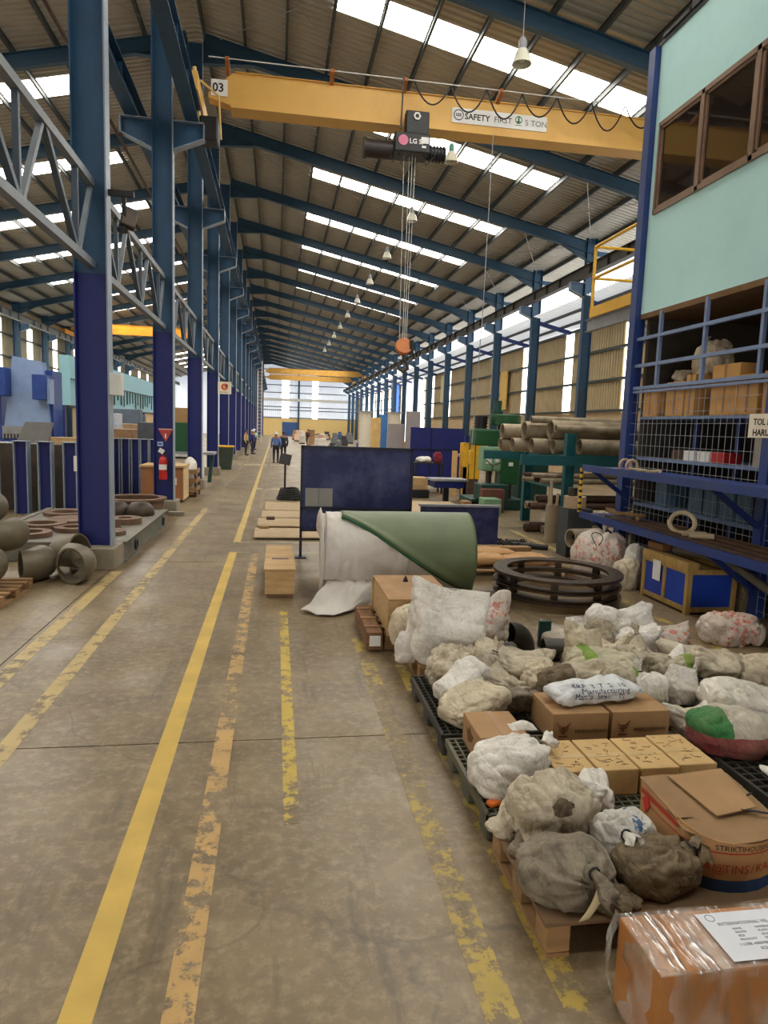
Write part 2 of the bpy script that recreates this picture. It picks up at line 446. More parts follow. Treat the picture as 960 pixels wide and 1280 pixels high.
for k in range(20):
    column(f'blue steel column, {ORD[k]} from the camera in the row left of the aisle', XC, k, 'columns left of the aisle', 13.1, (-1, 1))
for k in range(1, 20):
    column(f'dark blue column with runway bracket, {ORD[k-1]} of the row in front of the right wall', XR, k, 'columns of the right wall', 10.3, (-1,), DKTEAL, False)
for k in range(4, 14):
    column(f'grey-blue column against the left wall, {ORD[k-4]} of its row seen from the camera', XL, k, 'columns of the left wall', 9.9, (1,), DKTEAL, False)
def rafter(label, xa, xb, fz, k, group, haunch):
    y = CYS[k]; za, zb = fz(xa)-.42, fz(xb)-.42
    t = thing('roof_rafter', label, 'roof beam', ((xa+xb)/2, y, (za+zb)/2), 0, group)
    MB().ibeam((xa,y,za),(xb,y,zb),.42,.2,.016,.012).build('beam', DKTEAL, t)
    for (xh, zh, s_) in ((xa, za, 1), (xb, zb, -1)):
        x2 = xh+s_*(1.5 if xb > xa else -1.5)
        z2 = fz(x2)-.62; z1 = fz(xh)-.62
        v = [(xh,y-.01,z1),(xh,y-.01,z1-.42),(x2,y-.01,z2),(xh,y+.01,z1),(xh,y+.01,z1-.42),(x2,y+.01,z2)]
        h = MB().add(v, [(0,1,2),(5,4,3),(1,4,5,2),(0,3,4,1),(0,2,5,3)]).build('haunch', DKTEAL, t)
        MB().bar((xh,y,z1-.42),(x2,y,z2),.2,.014).build('haunch_flange', DKTEAL, h)
for k in range(0, 20):
    rafter(f'sloping blue roof rafter over the right-hand bay, {ORD[k]} from the camera', XC+.22, XR+.1, sheetR, k, 'rafters of the right-hand bay', 1)
for k in range(0, 14):
    rafter(f'sloping blue roof rafter over the left-hand bay, {ORD[k]} from the camera', XC-.22, XL-.1, sheetL, k, 'rafters of the left-hand bay', 1)
for k in range(2, 20):
    y = CYS[k]; t = thing('eave_strut', f'blue lean-to strut behind the right column row, {ORD[k-2]} from the camera', 'strut', (13.2,y,7.8), 0, 'lean-to struts of the right wall')
    MB().bar((13.2,y,leanf(13.2)-.22),(14.95,y,leanf(14.95)-.24),.12,.2).build('rafter', M('strut_blue',(46,62,128),.5), t)
    MB().bar((13.1,y,9.7),(14.6,y,9.62),.12,.2).build('eave_tie', TEAL, t)
# crane runways
def runway(x, label, y0, y1, m, name='crane_runway'):
    t = thing(name, label, 'crane runway', (x,(y0+y1)/2,8.48))
    MB().ibeam((x,y0,8.7),(x,y1,8.7),.44,.28,.02,.012).build('girder', m, t)
    MB().bar((x,y0,8.95),(x,y1,8.95),.07,.06).build('rail', STEEL, t)
    k = 0
    for cy in CYS:
        for d in (1.5, 3.0, 4.5):
            if y0 < cy+d < y1 and k < 60: MB().box(x-.11, x+.11, cy+d-.006, cy+d+.006, 8.5, 8.9).build('stiffener', m, t); k += 1
    return t
runway(XC+.62, 'long blue crane runway beam on the aisle side of the left columns', 4.1, 129, TEAL)
runway(XC-.62, 'long blue crane runway beam on the far side of the left columns', 4.1, 129, TEAL)
RWM = M('runway_grime', (70,66,62), .6, var=.2)
runway(XR-.62, 'long dark crane runway beam along the right column row', 10, 129, RWM)
runway(XL+.62, 'long grey crane runway beam along the left wall', 22, 129, M('runway_grey',(120,124,126),.6))
# longitudinal trusses between the left columns
TRS = M('truss_grey', (112,120,128), .45, var=.12); TRD = M('truss_dark', (66,80,94), .45, var=.12)
def truss(k, y0, y1, label):
    t = thing('bracing_truss', label, 'truss', (XC,(y0+y1)/2,4.1), 0, 'trusses between the left columns')
    zb, zt = 4.16, 5.22
    MB().bar((XC,y0,zb),(XC,y1,zb),.1,.1).build('bottom_chord', TRS, t); MB().bar((XC,y0,zt),(XC,y1,zt),.1,.1).build('top_chord', TRS, t)
    n = 3; d = (y1-y0)/n
    for i in range(n):
        a = y0+i*d
        MB().bar((XC,a+d*.62,zb+.05),(XC,a+d*.62,zt-.05),.06,.06).build('vertical', TRD, t)
        MB().bar((XC,a+.05,zt-.04),(XC,a+d*.6,zb+.04),.07,.07).build('diagonal', TRD, t)
        MB().bar((XC,a+d*.66,zb+.04),(XC,a+d-.03,zt-.04),.06,.06).build('diagonal', TRS, t)
for k in range(-1, 18):
    y0 = (CYS[k]+.24) if k >= 0 else 4.2
    truss(k, y0, CYS[k+1]-.0, ('nearest grey lattice truss, running out of the frame left of the first column' if k < 0 else f'grey lattice truss between the {ORD[k]} and {ORD[k+1]} columns of the left row'))

sp_ = thing('service_pipe','thin rusty service pipe running along the left side of the aisle columns','pipe',(-3.42,40,8.1))
MB().tube([(-3.42,4,8.1),(-3.42,118,8.1)],.035,8).build('pipe',RUST,sp_,smooth=True)
for k in range(0,18): MB().bar((-3.42,CYS[k],8.12),(-3.34,CYS[k],8.12),.05,.03).build('pipe_clip',RUST,sp_)
ROD = M('brace_rod',(150,150,146),.4,.5)
for k in range(0, 8):     # thin wind-bracing rods under the sheets
    y0, y1 = CYS[k]+.1, CYS[k+1]-.1
    for xa, xb in ((-1.8,2.6),(9.9,12.9)):
        MB().tube([(xa,y0,sheetR(xa)-.24),(xb,y1,sheetR(xb)-.24)],.011,5).build('brace_rod',ROD,ceiling)
        MB().tube([(xb,y0,sheetR(xb)-.26),(xa,y1,sheetR(xa)-.26)],.011,5).build('brace_rod',ROD,ceiling)
    xa, xb = -7.0, -3.2
    MB().tube([(xa,y0,sheetL(xa)-.24),(xb,y1,sheetL(xb)-.24)],.011,5).build('brace_rod',ROD,ceiling)
    for xp in (2.0, 7.4): MB().tube([(xp,18.55+6.06*(k-1)-.9,sheetR(xp)-.12),(xp+.6,18.55+6.06*(k-1)-.55,sheetR(xp)-.3)],.012,5).build('brace_rod',ROD,ceiling)
# ================================================================ OVERHEAD CRANES
RX = R(90)     # lettering that faces the camera end of the hall (-Y)
def crane(label, y, group=None, x0=XC+.62, x1=XR-.62, zr=8.98, m=YEL, plate=False, hoist_dx=None):
    t = thing('overhead_crane', label, 'crane', ((x0+x1)/2, y, zr+.3), 0, group)
    zb, zt = 9.22, 9.97
    a, b = x0+.25, x1-.25
    for yy, nm in ((y, 'girder'),):
        v = []
        prof = [(a, 9.5), (a+.55, zt), (b-.55, zt), (b, 9.5), (b, zb+.18), (b-.7, zb), (a+.7, zb), (a, zb+.18)]
        n = len(prof)
        for yo in (-.16, .16): v += [(px, yy+yo, pz) for px, pz in prof]
        f = [tuple(range(n)), tuple(range(2*n-1, n-1, -1))]+[(i, n+i, n+(i+1)%n, (i+1)%n) for i in range(n)]
        g = MB().add(v, f).build(nm, m, t)
        MB().box(a+.5, b-.5, yy-.26, yy+.26, zb-.03, zb).build('bottom_flange', m, g)
        MB().box(a+.6, b-.6, yy-.2, yy+.2, zt, zt+.02).build('top_flange', m, g)
        for sx in (a+1.25, b-1.25): MB().box(sx-.004, sx+.004, yy-.165, yy+.165, zb, zt).build('weld_seam', m, g)
    for sx in (x0, x1):
        e = MB().box(sx-.14, sx+.14, y-1.3, y+1.3, zr+.06, zr+.42).build('end_truck', m, t)
        for yy in (-1.0, 1.0):
            MB().lathe([(.17,-.05),(.17,.05)], (sx, y+yy, zr+.16), 16, Matrix.Rotation(PI/2,3,'Y')).build('wheel', STEEL, e, smooth=True)
    return t
cr = crane('near yellow overhead crane numbered 03 with a SAFETY FIRST board', 17.05)
yf = 17.05-.17
pl = MB().box(-1.57, -1.2, yf-.012, yf, 9.44, 9.79).build('number_plate', WHT, cr)
text('03', .26, (-1.54, yf-.014, 9.53), (RX,0,0), INK, pl, bold=.006)
sb = MB().box(4.03, 6.42, yf-.012, yf, 9.42, 9.76).build('sign_board', WHT, cr)
text('SAFETY', .19, (4.35, yf-.014, 9.52), (RX,0,0), INK, sb, bold=.004); text('FIRST', .19, (5.08, yf-.014, 9.52), (RX,0,0), INK, sb)
text('5 TON', .19, (5.86, yf-.014, 9.52), (RX,0,0), M('grey_ink',(110,112,116),.8), sb)
em = MB().lathe([(.105,-.002),(.125,-.002),(.125,.002),(.105,.002)], (4.2, yf-.014, 9.6), 20, Matrix.Rotation(PI/2,3,'X'), True)
em.box(4.13,4.27,yf-.015,yf-.012,9.57,9.585).box(4.13,4.27,yf-.015,yf-.012,9.615,9.63)
for xx in (4.15,4.2,4.25): em.box(xx-.008,xx+.008,yf-.015,yf-.012,9.57,9.63)
em.build('emblem', M('navy_ink',(50,44,80),.8), sb)
g2 = MB().lathe([(.07,-.002),(.09,-.002),(.09,.002),(.07,.002)], (5.7, yf-.014, 9.63), 16, Matrix.Rotation(PI/2,3,'X'), True)
g2.box(5.68,5.72,yf-.015,yf-.012,9.56,9.72).box(5.62,5.78,yf-.015,yf-.012,9.50,9.515).box(5.655,5.745,yf-.015,yf-.012,9.575,9.60)
g2.build('green_emblem', M('green_ink',(40,110,60),.8), sb)
# festoon wire, brackets and drooping cables
MB().tube([(-1.6, yf-.28, 10.12),(12.0, yf-.28, 10.12)], .012, 6).build('festoon_wire', WHTM, cr)
for x in (-1.2, 1.15, 2.85, 5.15, 9.6): MB().bar((x, yf+.1, 9.96),(x, yf-.3, 10.12),.09,.1).build('wire_bracket', M('bracket_orange',(170,104,50),.6), cr)
fx = 3.05
for i in range(10):
    ln = .86; dr = .46+.07*((i*7)%3)
    pts = [(fx+ln*u/10, yf-.27+.02*(i%2), 10.1-dr*4*(u/10)*(1-u/10)) for u in range(11)]
    MB().tube(pts, .018, 6).build('festoon_cable', RUB, cr); fx += ln*1.02
# access ladder frame at the left end
MB().tube([(-1.75,yf-.5,9.5),(-1.35,yf-.55,9.2),(-1.3,yf-.55,8.3)], .025, 6).tube([(-1.9,yf-.3,9.85),(-1.72,yf-.5,8.2)], .045, 6).build('bumper_bar', M('pale_yellow',(226,190,120),.5), cr)
MB().box(-1.75,-1.35,yf-.75,yf-.25,8.2,8.7).build('drive_motor', BLK, cr, bevel=.04)
OCH = M('crane_ochre',(188,144,66),.5)
crane('far yellow overhead crane, nearer of the two at the end of the hall', 99.0, m=OCH)
crane('far yellow overhead crane, hindmost at the end of the hall', 112.0, m=OCH)
oc = crane('orange overhead crane spanning the left-hand bay', 62.0, None, XL+.62, XC-.62, 8.9, M('crane_orange',(240,160,40),.5))
sb2 = MB().box(-6.6,-4.9,61.8,61.83,9.4,9.75).build('sign_board', WHT, oc)
text('IIIIIII', .3, (-6.4,61.79,9.47), (RX,0,0), M('violet_ink',(110,70,140),.8), sb2)
# hoist
hx = 3.03; hy = 16.78
ht = thing('electric_hoist', 'black electric hoist slung under the near yellow crane', 'hoist', (hx, hy, 8.7))
b_ = MB().box(hx-.42, hx+.42, hy-.32, hy+.3, 8.5, 8.93).build('gear_case', BLK, ht, bevel=.03)
MB().box(hx-.16, hx+.4, hy-.24, hy-.01, 8.93, 9.45).build('trolley', BLK, ht, bevel=.03)
MB().lathe([(.05,0),(.09,0),(.09,.03),(.05,.03)], (hx+.1, hy-.24, 9.32), 6, Matrix.Rotation(PI/2,3,'X'), True).build('hex_nut', WHTM, ht)
MB().tube([(hx-.4,hy,8.6),(hx-1.05,hy,8.6)], .2, 16).build('drum', M('hoist_drum',(52,44,44),.5,.3), ht, smooth=True)
MB().tube([(hx-1.05,hy,8.6),(hx-1.12,hy,8.6)], .24, 12).build('drum_end', STEEL, ht, smooth=True)
MB().tube([(hx+.42,hy,8.62),(hx+.85,hy,8.62)], .16, 14).build('motor', BLK, ht, smooth=True)
for i in range(5): MB().tube([(hx+.48+.08*i,hy,8.62),(hx+.5+.08*i,hy,8.62)], .19, 14).build('cooling_fin', BLK, ht)
yy = hy-.335
MB().lathe([(0.001,-.004),(.115,-.004),(.115,.004)], (hx-.22, yy, 8.74), 20, Matrix.Rotation(PI/2,3,'X')).build('logo_disc', M('logo_pink',(214,120,150),.6), b_)
text('LG SI', .15, (hx-.08, yy-.004, 8.68), (RX,0,0), WHT, b_, bold=.004)
MB().box(hx+.2,hx+.38,yy-.004,yy+.005,8.70,8.84).box(hx+.22,hx+.32,yy-.004,yy+.005,8.6,8.65).build('sticker', WHT, b_)
MB().bar((hx-.25,hy-.25,10.1),(hx-.28,hy-.25,9.0),.03,.07).build('tow_arm', BLK, ht)
for dx, dy in ((-.14,0),(.0,.05),(.14,0),(.05,-.08)):
    MB().tube([(hx+dx,hy+dy,8.5),(hx+dx*.6,hy+dy*.6,4.25)], .007, 5).build('wire_rope', WHTM, ht)
for dx in (-.5,-.3,.3): MB().tube([(hx+dx,hy-.2,8.5),(hx+dx+.05,hy-.25,8.25),(hx+dx+.25,hy-.2,8.48)], .012, 5).build('loose_cable', RUB, ht)
hb = thing('hook_block', 'orange hook block hanging on ropes below the near hoist', 'hook', (hx+.03, hy, 3.6))
MB().lathe([(.03,-.07),(.2,-.07),(.21,-.04),(.17,0),(.21,.04),(.2,.07),(.03,.07)], (hx+.03, hy, 4.1), 20, Matrix.Rotation(R(70),3,'X')).build('sheave_case', M('hook_orange',(206,120,54),.5,.0), hb, smooth=True)
MB().box(hx+.16, hx+.26, hy-.1, hy+.1, 3.92, 4.25).build('side_plate', BLK, hb)
MB().tube([(hx+.03,hy,3.95),(hx+.03,hy,3.78),(hx+.13,hy,3.7),(hx+.14,hy,3.58),(hx+.03,hy,3.5),(hx-.08,hy,3.56),(hx-.1,hy,3.66)], [.04,.04,.045,.05,.05,.04,.02], 10).build('hook', STEEL, hb, smooth=True)
pc = thing('pendant_cable', 'thin grey control cable hanging from the near yellow crane', 'cable', (5.0, 17.0, 1.4))
MB().tube([(5.03,16.7,9.2),(5.0,16.72,5),(4.88,16.7,1.6)], .012, 5).build('cable', GREYS, pc)
MB().box(4.83,4.93,16.64,16.76,1.25,1.62).build('push_button_box', YEL2, pc, bevel=.02)
# small pulley carriage on the roof line
# lamps
SHADE = M('lamp_shade', (206,204,186), .25, var=.05)
for i in range(11):
    y = 15.4+6.2*i; x = 5.2; zb = 10.3 if i else 10.12
    t = thing('bay_lamp', f'bell-shaped high bay lamp under the right-hand roof, {ORD[i]} from the camera', 'lamp', (x,y,zb), 0, 'high bay lamps')
    MB().lathe([(.22,0),(.21,.05),(.16,.2),(.11,.3),(.10,.3),(.15,.2),(.195,.05),(.205,0)], (x,y,zb), 20, None, True).build('shade', SHADE, t, smooth=True)
    MB().lathe([(.08,.29),(.09,.32),(.09,.48),(.05,.55),(.001,.56)], (x,y,zb), 14).build('ballast_housing', M('lamp_green',(96,150,136),.5) if i == 1 else GREYS, t, smooth=True)
    MB().tube([(x,y,zb+.54),(x,y,sheetR(x)-.1)], .012, 5).build('hanger', GREYS, t)
    MB().lathe([(.001,.05),(.06,.07),(.07,.15),(.04,.28),(.001,.3)], (x,y,zb), 10).build('bulb', WHTM, t, smooth=True)
# flood light on the first column
fl = thing('flood_light', 'dark flood light on a bracket beside the first left column', 'lamp', (-2.1,10.0,5.0))
MB().bar((-2.28,10.1,5.12),(-1.95,10.1,5.12),.07,.07).bar((-2.08,10.1,5.12),(-2.08,10.1,4.72),.05,.05).build('bracket', BLK, fl)
MB().obox((-2.03,10.15,4.82), .2, .1, .3, (R(-20),R(15),R(20))).build('lamp_head', STEEL, fl, bevel=.02)
MB().lathe([(.001,0),(.07,0),(.08,.04),(.05,.08),(.001,.09)], (-2.1,10.1,4.62), 12).build('motion_sensor', BLK, fl)

# ================================================================ OFFICE CABIN AND CAGE ON THE RIGHT
XO = 5.7; YO = 10.5; YE = 1.0
TURQ = M('turquoise_wall', (196,240,240), .7, var=.03, scale=1.2, dirt=(170,216,218), dirt_amt=.4, dscale=1.2)
oc = thing('office_cabin', 'pale turquoise raised office cabin with a tinted window band', 'cabin', (7.5, 6, 4.03))
yw0, yw1, zw0, zw1 = 3.75, 10.2, 5.5, 6.83
mb = MB()
for (y0,y1,z0,z1) in ((YE,YO-.14,4.03,zw0),(YE,YO-.14,zw1,8.0),(yw1,YO-.14,zw0,zw1),(YE,yw0,zw0,zw1)): mb.box(XO,XO+.1,y0,y1,z0,z1)
mb.build('front_wall', TURQ, oc)
MB().box(XO+.1,10,YO-.24,YO-.14,4.03,8).build('end_wall', TURQ, oc)
MB().box(XO-.02,10,YE,YO-.1,8.0,8.06).build('roof_slab', PURL, oc)
MB().box(XO,10,YE,YO-.14,3.95,4.03).build('floor_slab', M('soffit_ply',(120,90,56),.8), oc)
MB().box(9.9,10,YE,YO-.2,4.03,8).build('back_wall', TURQ, oc)
rng = random.Random(3)
jm = MB(); y = YE
while y < YO-.5:
    l_ = rng.uniform(.3,.9); jm.box(XO-.05,XO+.12,y,y+l_,8.06,8.06+rng.uniform(.03,.12)); y += l_+rng.uniform(0,.1)
jm.build('roof_edge_clutter', BLK, oc)
BRZ = M('bronze_frame', (138,112,92), .4, .4)
GL = NT('tinted_glass'); GL.b.inputs['Base Color'].default_value = lin(40,30,24); GL.b.inputs['Roughness'].default_value = .04
GL.b.inputs['Specular IOR Level'].default_value = .9; GL = GL.m
wf = MB()
for z in (zw0+.03, zw1-.03): wf.box(XO-.035,XO+.06,yw0,yw1,z-.035,z+.035)
edges = [yw0, 4.8, 5.87, 6.94, 8.0, 9.1, yw1]
for e in edges: wf.box(XO-.035,XO+.06,max(yw0,e-.035),min(yw1,e+.035),zw0,zw1)
wo = wf.build('window_frame', BRZ, oc)
for a, b in zip(edges[:-1], edges[1:]):
    MB().box(XO+.01,XO+.02,a+.03,b-.03,zw0+.06,zw1-.06).build('window_pane', GL, wo)
    iw = MB()
    for z in (zw0+.085, zw1-.085): iw.box(XO-.015,XO+.03,a+.045,b-.045,z-.02,z+.02)
    for e in (a+.065, b-.065): iw.box(XO-.015,XO+.03,e-.02,e+.02,zw0+.08,zw1-.08)
    iw.build('inner_sash', BRZ, wo)
# cage below
CAGEB = M('cage_blue', (34,58,122), .42, var=.12, dirt=(60,72,100), dirt_amt=.4); CAGEL = M('cage_rail_blue', (120,140,176), .45, var=.1)
cg = thing('storage_cage', 'blue steel storage cage with wire mesh under the turquoise cabin', 'cage', (7.2, 6, 0))
MB().box(XO-.09,XO+.09,YO-.13,YO+.05,0,8.0).build('corner_post', CAGEB, cg)
for y in (7.17, 3.84): MB().box(XO-.07,XO+.07,y-.07,y+.07,0,4.0).build('post', CAGEB, cg)
for y in (9.75, 8.63, 7.5, 6.4, 5.3): MB().box(XO-.02,XO+.03,y-.025,y+.025,2.85,4.0).build('upright', CAGEL, cg)
for y in (9.3, 8.35, 6.1, 5.2): MB().box(XO+.42,XO+.47,y-.03,y+.03,0,2.83).build('inner_upright', CAGEB, cg)
for z, h in ((3.64,.05),(3.22,.05),(2.87,.05),(2.81,.035)): MB().box(XO-.03,XO+.03,YE,YO-.1,z-h/2,z+h/2).build('rail', CAGEL, cg)
wm = MB()
y = YE+.1
while y < YO-.15: wm.box(XO-.022,XO-.016,y-.0025,y+.0025,.05,2.8); y += .125
z = .1
while z < 2.8: wm.box(XO-.027,XO-.021,YE,YO-.13,z-.0025,z+.0025); z += .17
o = wm.build('wire_mesh', M('mesh_wire',(160,164,166),.5,.1), cg); o['kind'] = 'stuff'
for z in (.35, 1.05, 1.78, 2.42): MB().box(XO+.06,XO+1.3,YE,YO-.25,z-.04,z).build('inner_shelf', CAGEL, cg)
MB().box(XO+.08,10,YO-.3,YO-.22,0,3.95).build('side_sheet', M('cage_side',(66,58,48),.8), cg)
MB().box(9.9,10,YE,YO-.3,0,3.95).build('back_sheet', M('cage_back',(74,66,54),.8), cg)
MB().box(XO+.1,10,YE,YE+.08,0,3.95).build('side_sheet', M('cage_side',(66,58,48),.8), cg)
for z, nm in ((1.6, 'upper'), (.85, 'lower')):
    sh = MB().box(4.88,XO-.05,YE,10.29,z-.025,z).build('outer_shelf', CAGEB, cg)
    MB().box(4.86,4.90,YE,10.29,z-.07,z+.03).build('shelf_lip', CAGEB, sh)
    for y in (YO-.3, 7.17, 3.84):
        MB().bar((5.0,y,z-.06),(XO-.07,y,z-.5),.06,.06).bar((4.9,y,z-.05),(XO-.07,y,z-.05),.06,.06).build('shelf_arm', CAGEB, sh)
yb = NT('yellow_black'); wv = yb.n('TexWave', bands_direction='Z'); wv.inputs['Scale'].default_value = 3.2; yb.l(yb.obj, wv.inputs[0])
yb.l(yb.ramp(wv.outputs['Fac'], [(.62, lin(226,184,40)),(.66, lin(28,26,24))]), yb.b.inputs['Base Color']); yb = yb.m
tag(MB().box(4.85,4.89,10.3,10.34,.86,1.6).build('measuring_rod', yb, at=(4.87,10.32,.86)), 'yellow and black striped rod between the ends of the two blue shelves', 'rod')
sg = thing('cage_sign', 'white notice sign with black letters on the blue cage post', 'sign', (XO-.09,7.2,2.15))
MB().box(XO-.1,XO-.085,6.78,7.45,2.14,2.42).build('board', M('cream_board',(238,226,204),.7,var=.03), sg)
rz = (RX,0,R(-90))
text('TOL BE', .105, (XO-.102,7.37,2.29), rz, INK, sg, bold=.002); text('HARUS', .105, (XO-.102,7.37,2.165), rz, INK, sg, bold=.003)
# things on the outer shelves
BRS = M('brown_strap', (128,92,60), .8, var=.3, scale=9, dirt=(84,60,42)); CRM = M('cream_rope', (196,178,146), .9)
for i, (x, dy, r) in enumerate(((5.02,0,.026),(5.12,.2,.03),(5.22,-.1,.028),(5.33,.15,.024),(5.43,-.2,.026),(5.52,.1,.02))):
    y1 = 9.7-.18*i
    tag(MB().bar((x,1.5+dy,.876),(x+.03,y1,.876),.09,.035).build('flat_bar', BRS if i%2 else RUST, at=(x,5,.853)), f'long brown flat bar lying along the lower blue shelf, {ORD[i]} from its front edge', 'bar', 'bars on the lower shelf')
tag(MB().tube([(5.2+.03*math.sin(a*.9), 8.0+.26*math.cos(a), 1.02+.13*math.sin(a)) for a in [i*.33 for i in range(20)]], .03, 8).build('bent_hose_loop', CRM, at=(5.2,8,.88), smooth=True), 'cream bent tube loop standing on the lower blue shelf', 'hose')
for i, (y, c) in enumerate(((7.75,'cream'),(7.6,'pale'))):
    tag(MB().tube([(5.05,y,.92),(5.3,y-.12,.92)], .035, 8).build('webbing_sling', CRM, at=(5.1,y,.9), smooth=True), ('cream rolled webbing piece beside the tube loop on the lower shelf','small cream roll next to the webbing nearest the camera on the lower shelf')[i], 'sling')
for i, y in enumerate((9.75, 9.55)):
    tag(MB().tube([(5.3+.09*math.cos(a), y, 1.66+.09*math.sin(a)) for a in [k*.5-.6 for k in range(10)]], .022, 8).build('lifting_shackle', M('shackle_pink',(200,166,140),.6), at=(5.3,y,1.6), smooth=True), ('pinkish bow shackle at the far end of the upper shelf','pinkish bow shackle just nearer than its twin on the upper shelf')[i], 'shackle')
rg = random.Random(5)
def squiggle(c, L, r, n=14, amp=.1):
    p = []
    for i in range(n):
        u = i/(n-1)-.5
        p.append((c[0]+rg.uniform(-amp,amp), c[1]+u*L, c[2]+r+rg.uniform(0,r)))
    return p
tag(MB().tube(squiggle((5.2,8.95,1.6),.6,.02),.02,6).build('rope_piece', CRM, at=(5.2,8.95,1.6)), 'cream rope tangle lying in the middle of the upper shelf', 'rope')
tag(MB().tube(squiggle((5.2,9.5,.895),1.0,.035),.035,6).build('rope_heap', M('old_rope',(150,118,82),.9), at=(5.2,9.5,.86)), 'brown rope heap at the far end of the lower shelf', 'rope')
# boxes and goods inside the cage
CARDO = M('carton_orange', (214,164,98), .85, var=.08, jitter=.1)
ib = [(9.98,.4,.47),(9.32,.45,.5),(8.95,.22,.58),(8.2,.55,.66),(7.74,.36,.5),(7.3,.35,.52)]
for i, (y, l_, h) in enumerate(ib):
    t = thing('carton', f'brown carton on the top cage shelf, {ORD[i]} from the far post', 'box', (XO+.38,y,2.42), 0, 'cartons on the top cage shelf')
    MB().box(XO+.06,XO+.36,y-l_/2,y+l_/2,2.421,2.42+h).build('body', CARDO, t, bevel=.008)
    MB().box(XO+.055,XO+.06,y-.02,y+.02,2.45,2.41+h).build('tape', M('brown_tape',(160,116,70),.4), t)
def simple(name, label, cat, x0,x1,y0,y1,z0,z1, m, bevel=.01, group=None):
    return tag(MB().box(x0,x1,y0,y1,z0,z1).build(name, m, at=((x0+x1)/2,(y0+y1)/2,z0), bevel=bevel), label, cat, group)
BCR = M('blue_bin', (78,112,134), .5, var=.15, jitter=.3)
for i, (y, z) in enumerate(((8.75,1.05),(8.4,1.05),(8.05,1.05),(7.72,1.05),(6.75,1.05),(9.6,1.05),(6.45,.35))):
    simple('storage_bin', f'grey-blue storage bin behind the mesh of the cage, {ORD[i]} of those on the low shelves', 'bin', XO+.14,XO+.5,y-.14,y+.14,z+.001,z+.36+.05*(i%3), BCR, .015, 'bins in the cage')
t = thing('tin_can', 'large dented pale metal drum on the middle cage shelf by the sign', 'drum', (XO+.25,7.5,1.78))
MB().lathe([(.17,1.781),(.17,2.16),(.15,2.17),(.15,2.15)], (XO+.25,7.5,0), 20).build('body', M('dented_tin',(176,168,150),.4,.3,bump=.5,bscale=8), t, smooth=True)
MB().lathe([(.18,2.17),(.18,2.19),(.05,2.24)], (XO+.25,7.5,0), 20).build('lid', GREYS, t, smooth=True)
for i, (y, m, lb) in enumerate(((8.95,WHT,'white carton lying left on the middle cage shelf'),(8.62,WHT,'white printed carton in the middle of the middle cage shelf'),(8.32,RED,'red box row on the middle cage shelf'),(9.25,RUST,'rusty ring bundle at the far left of the middle cage shelf'))):
    simple('small_box', lb, 'box', XO+.12,XO+.4,y-.14,y+.14,1.781,1.93, m, .02)
# yellow platform behind the cabin
yp = thing('access_platform', 'yellow railed crane access platform on a grey beam beside the cabin', 'platform', (8.5,13.6,5.0))
zz = (5.1, 5.95, 6.7); ya = 16.4; X0 = 7.7
for z in zz[1:]:
    MB().tube([(X0,10.6,z),(X0,ya,z)], .04, 8).build('rail', YEL2, yp); MB().tube([(X0,ya,z),(9.6,ya,z)], .035, 8).build('rail', YEL2, yp)
for y in (ya, 13.4, 10.7): MB().tube([(X0,y,5.1),(X0,y,6.7)], .04, 8).build('post', YEL2, yp)
MB().box(X0-.03,X0+.03,10.6,ya+.05,5.0,5.25).build('toe_board', YEL2, yp)
MB().box(X0+.03,9.6,10.6,ya,5.02,5.06).build('deck', GREYS, yp)
MB().ibeam((X0+.1,10.4,4.85),(X0+.1,ya+.4,4.85),.3,.14).build('beam', GREYS, yp)
MB().bar((X0+.1,14.6,4.72),(X0+.1,11.2,3.0),.12,.14).build('brace', GREYS, yp)
tag(MB().box(7.6,8.6,10.9,11.2,0,4.7).build('platform_leg', GREYS, at=(8.1,11.05,0)), 'grey steel pier behind the cage carrying the yellow platform', 'pier')
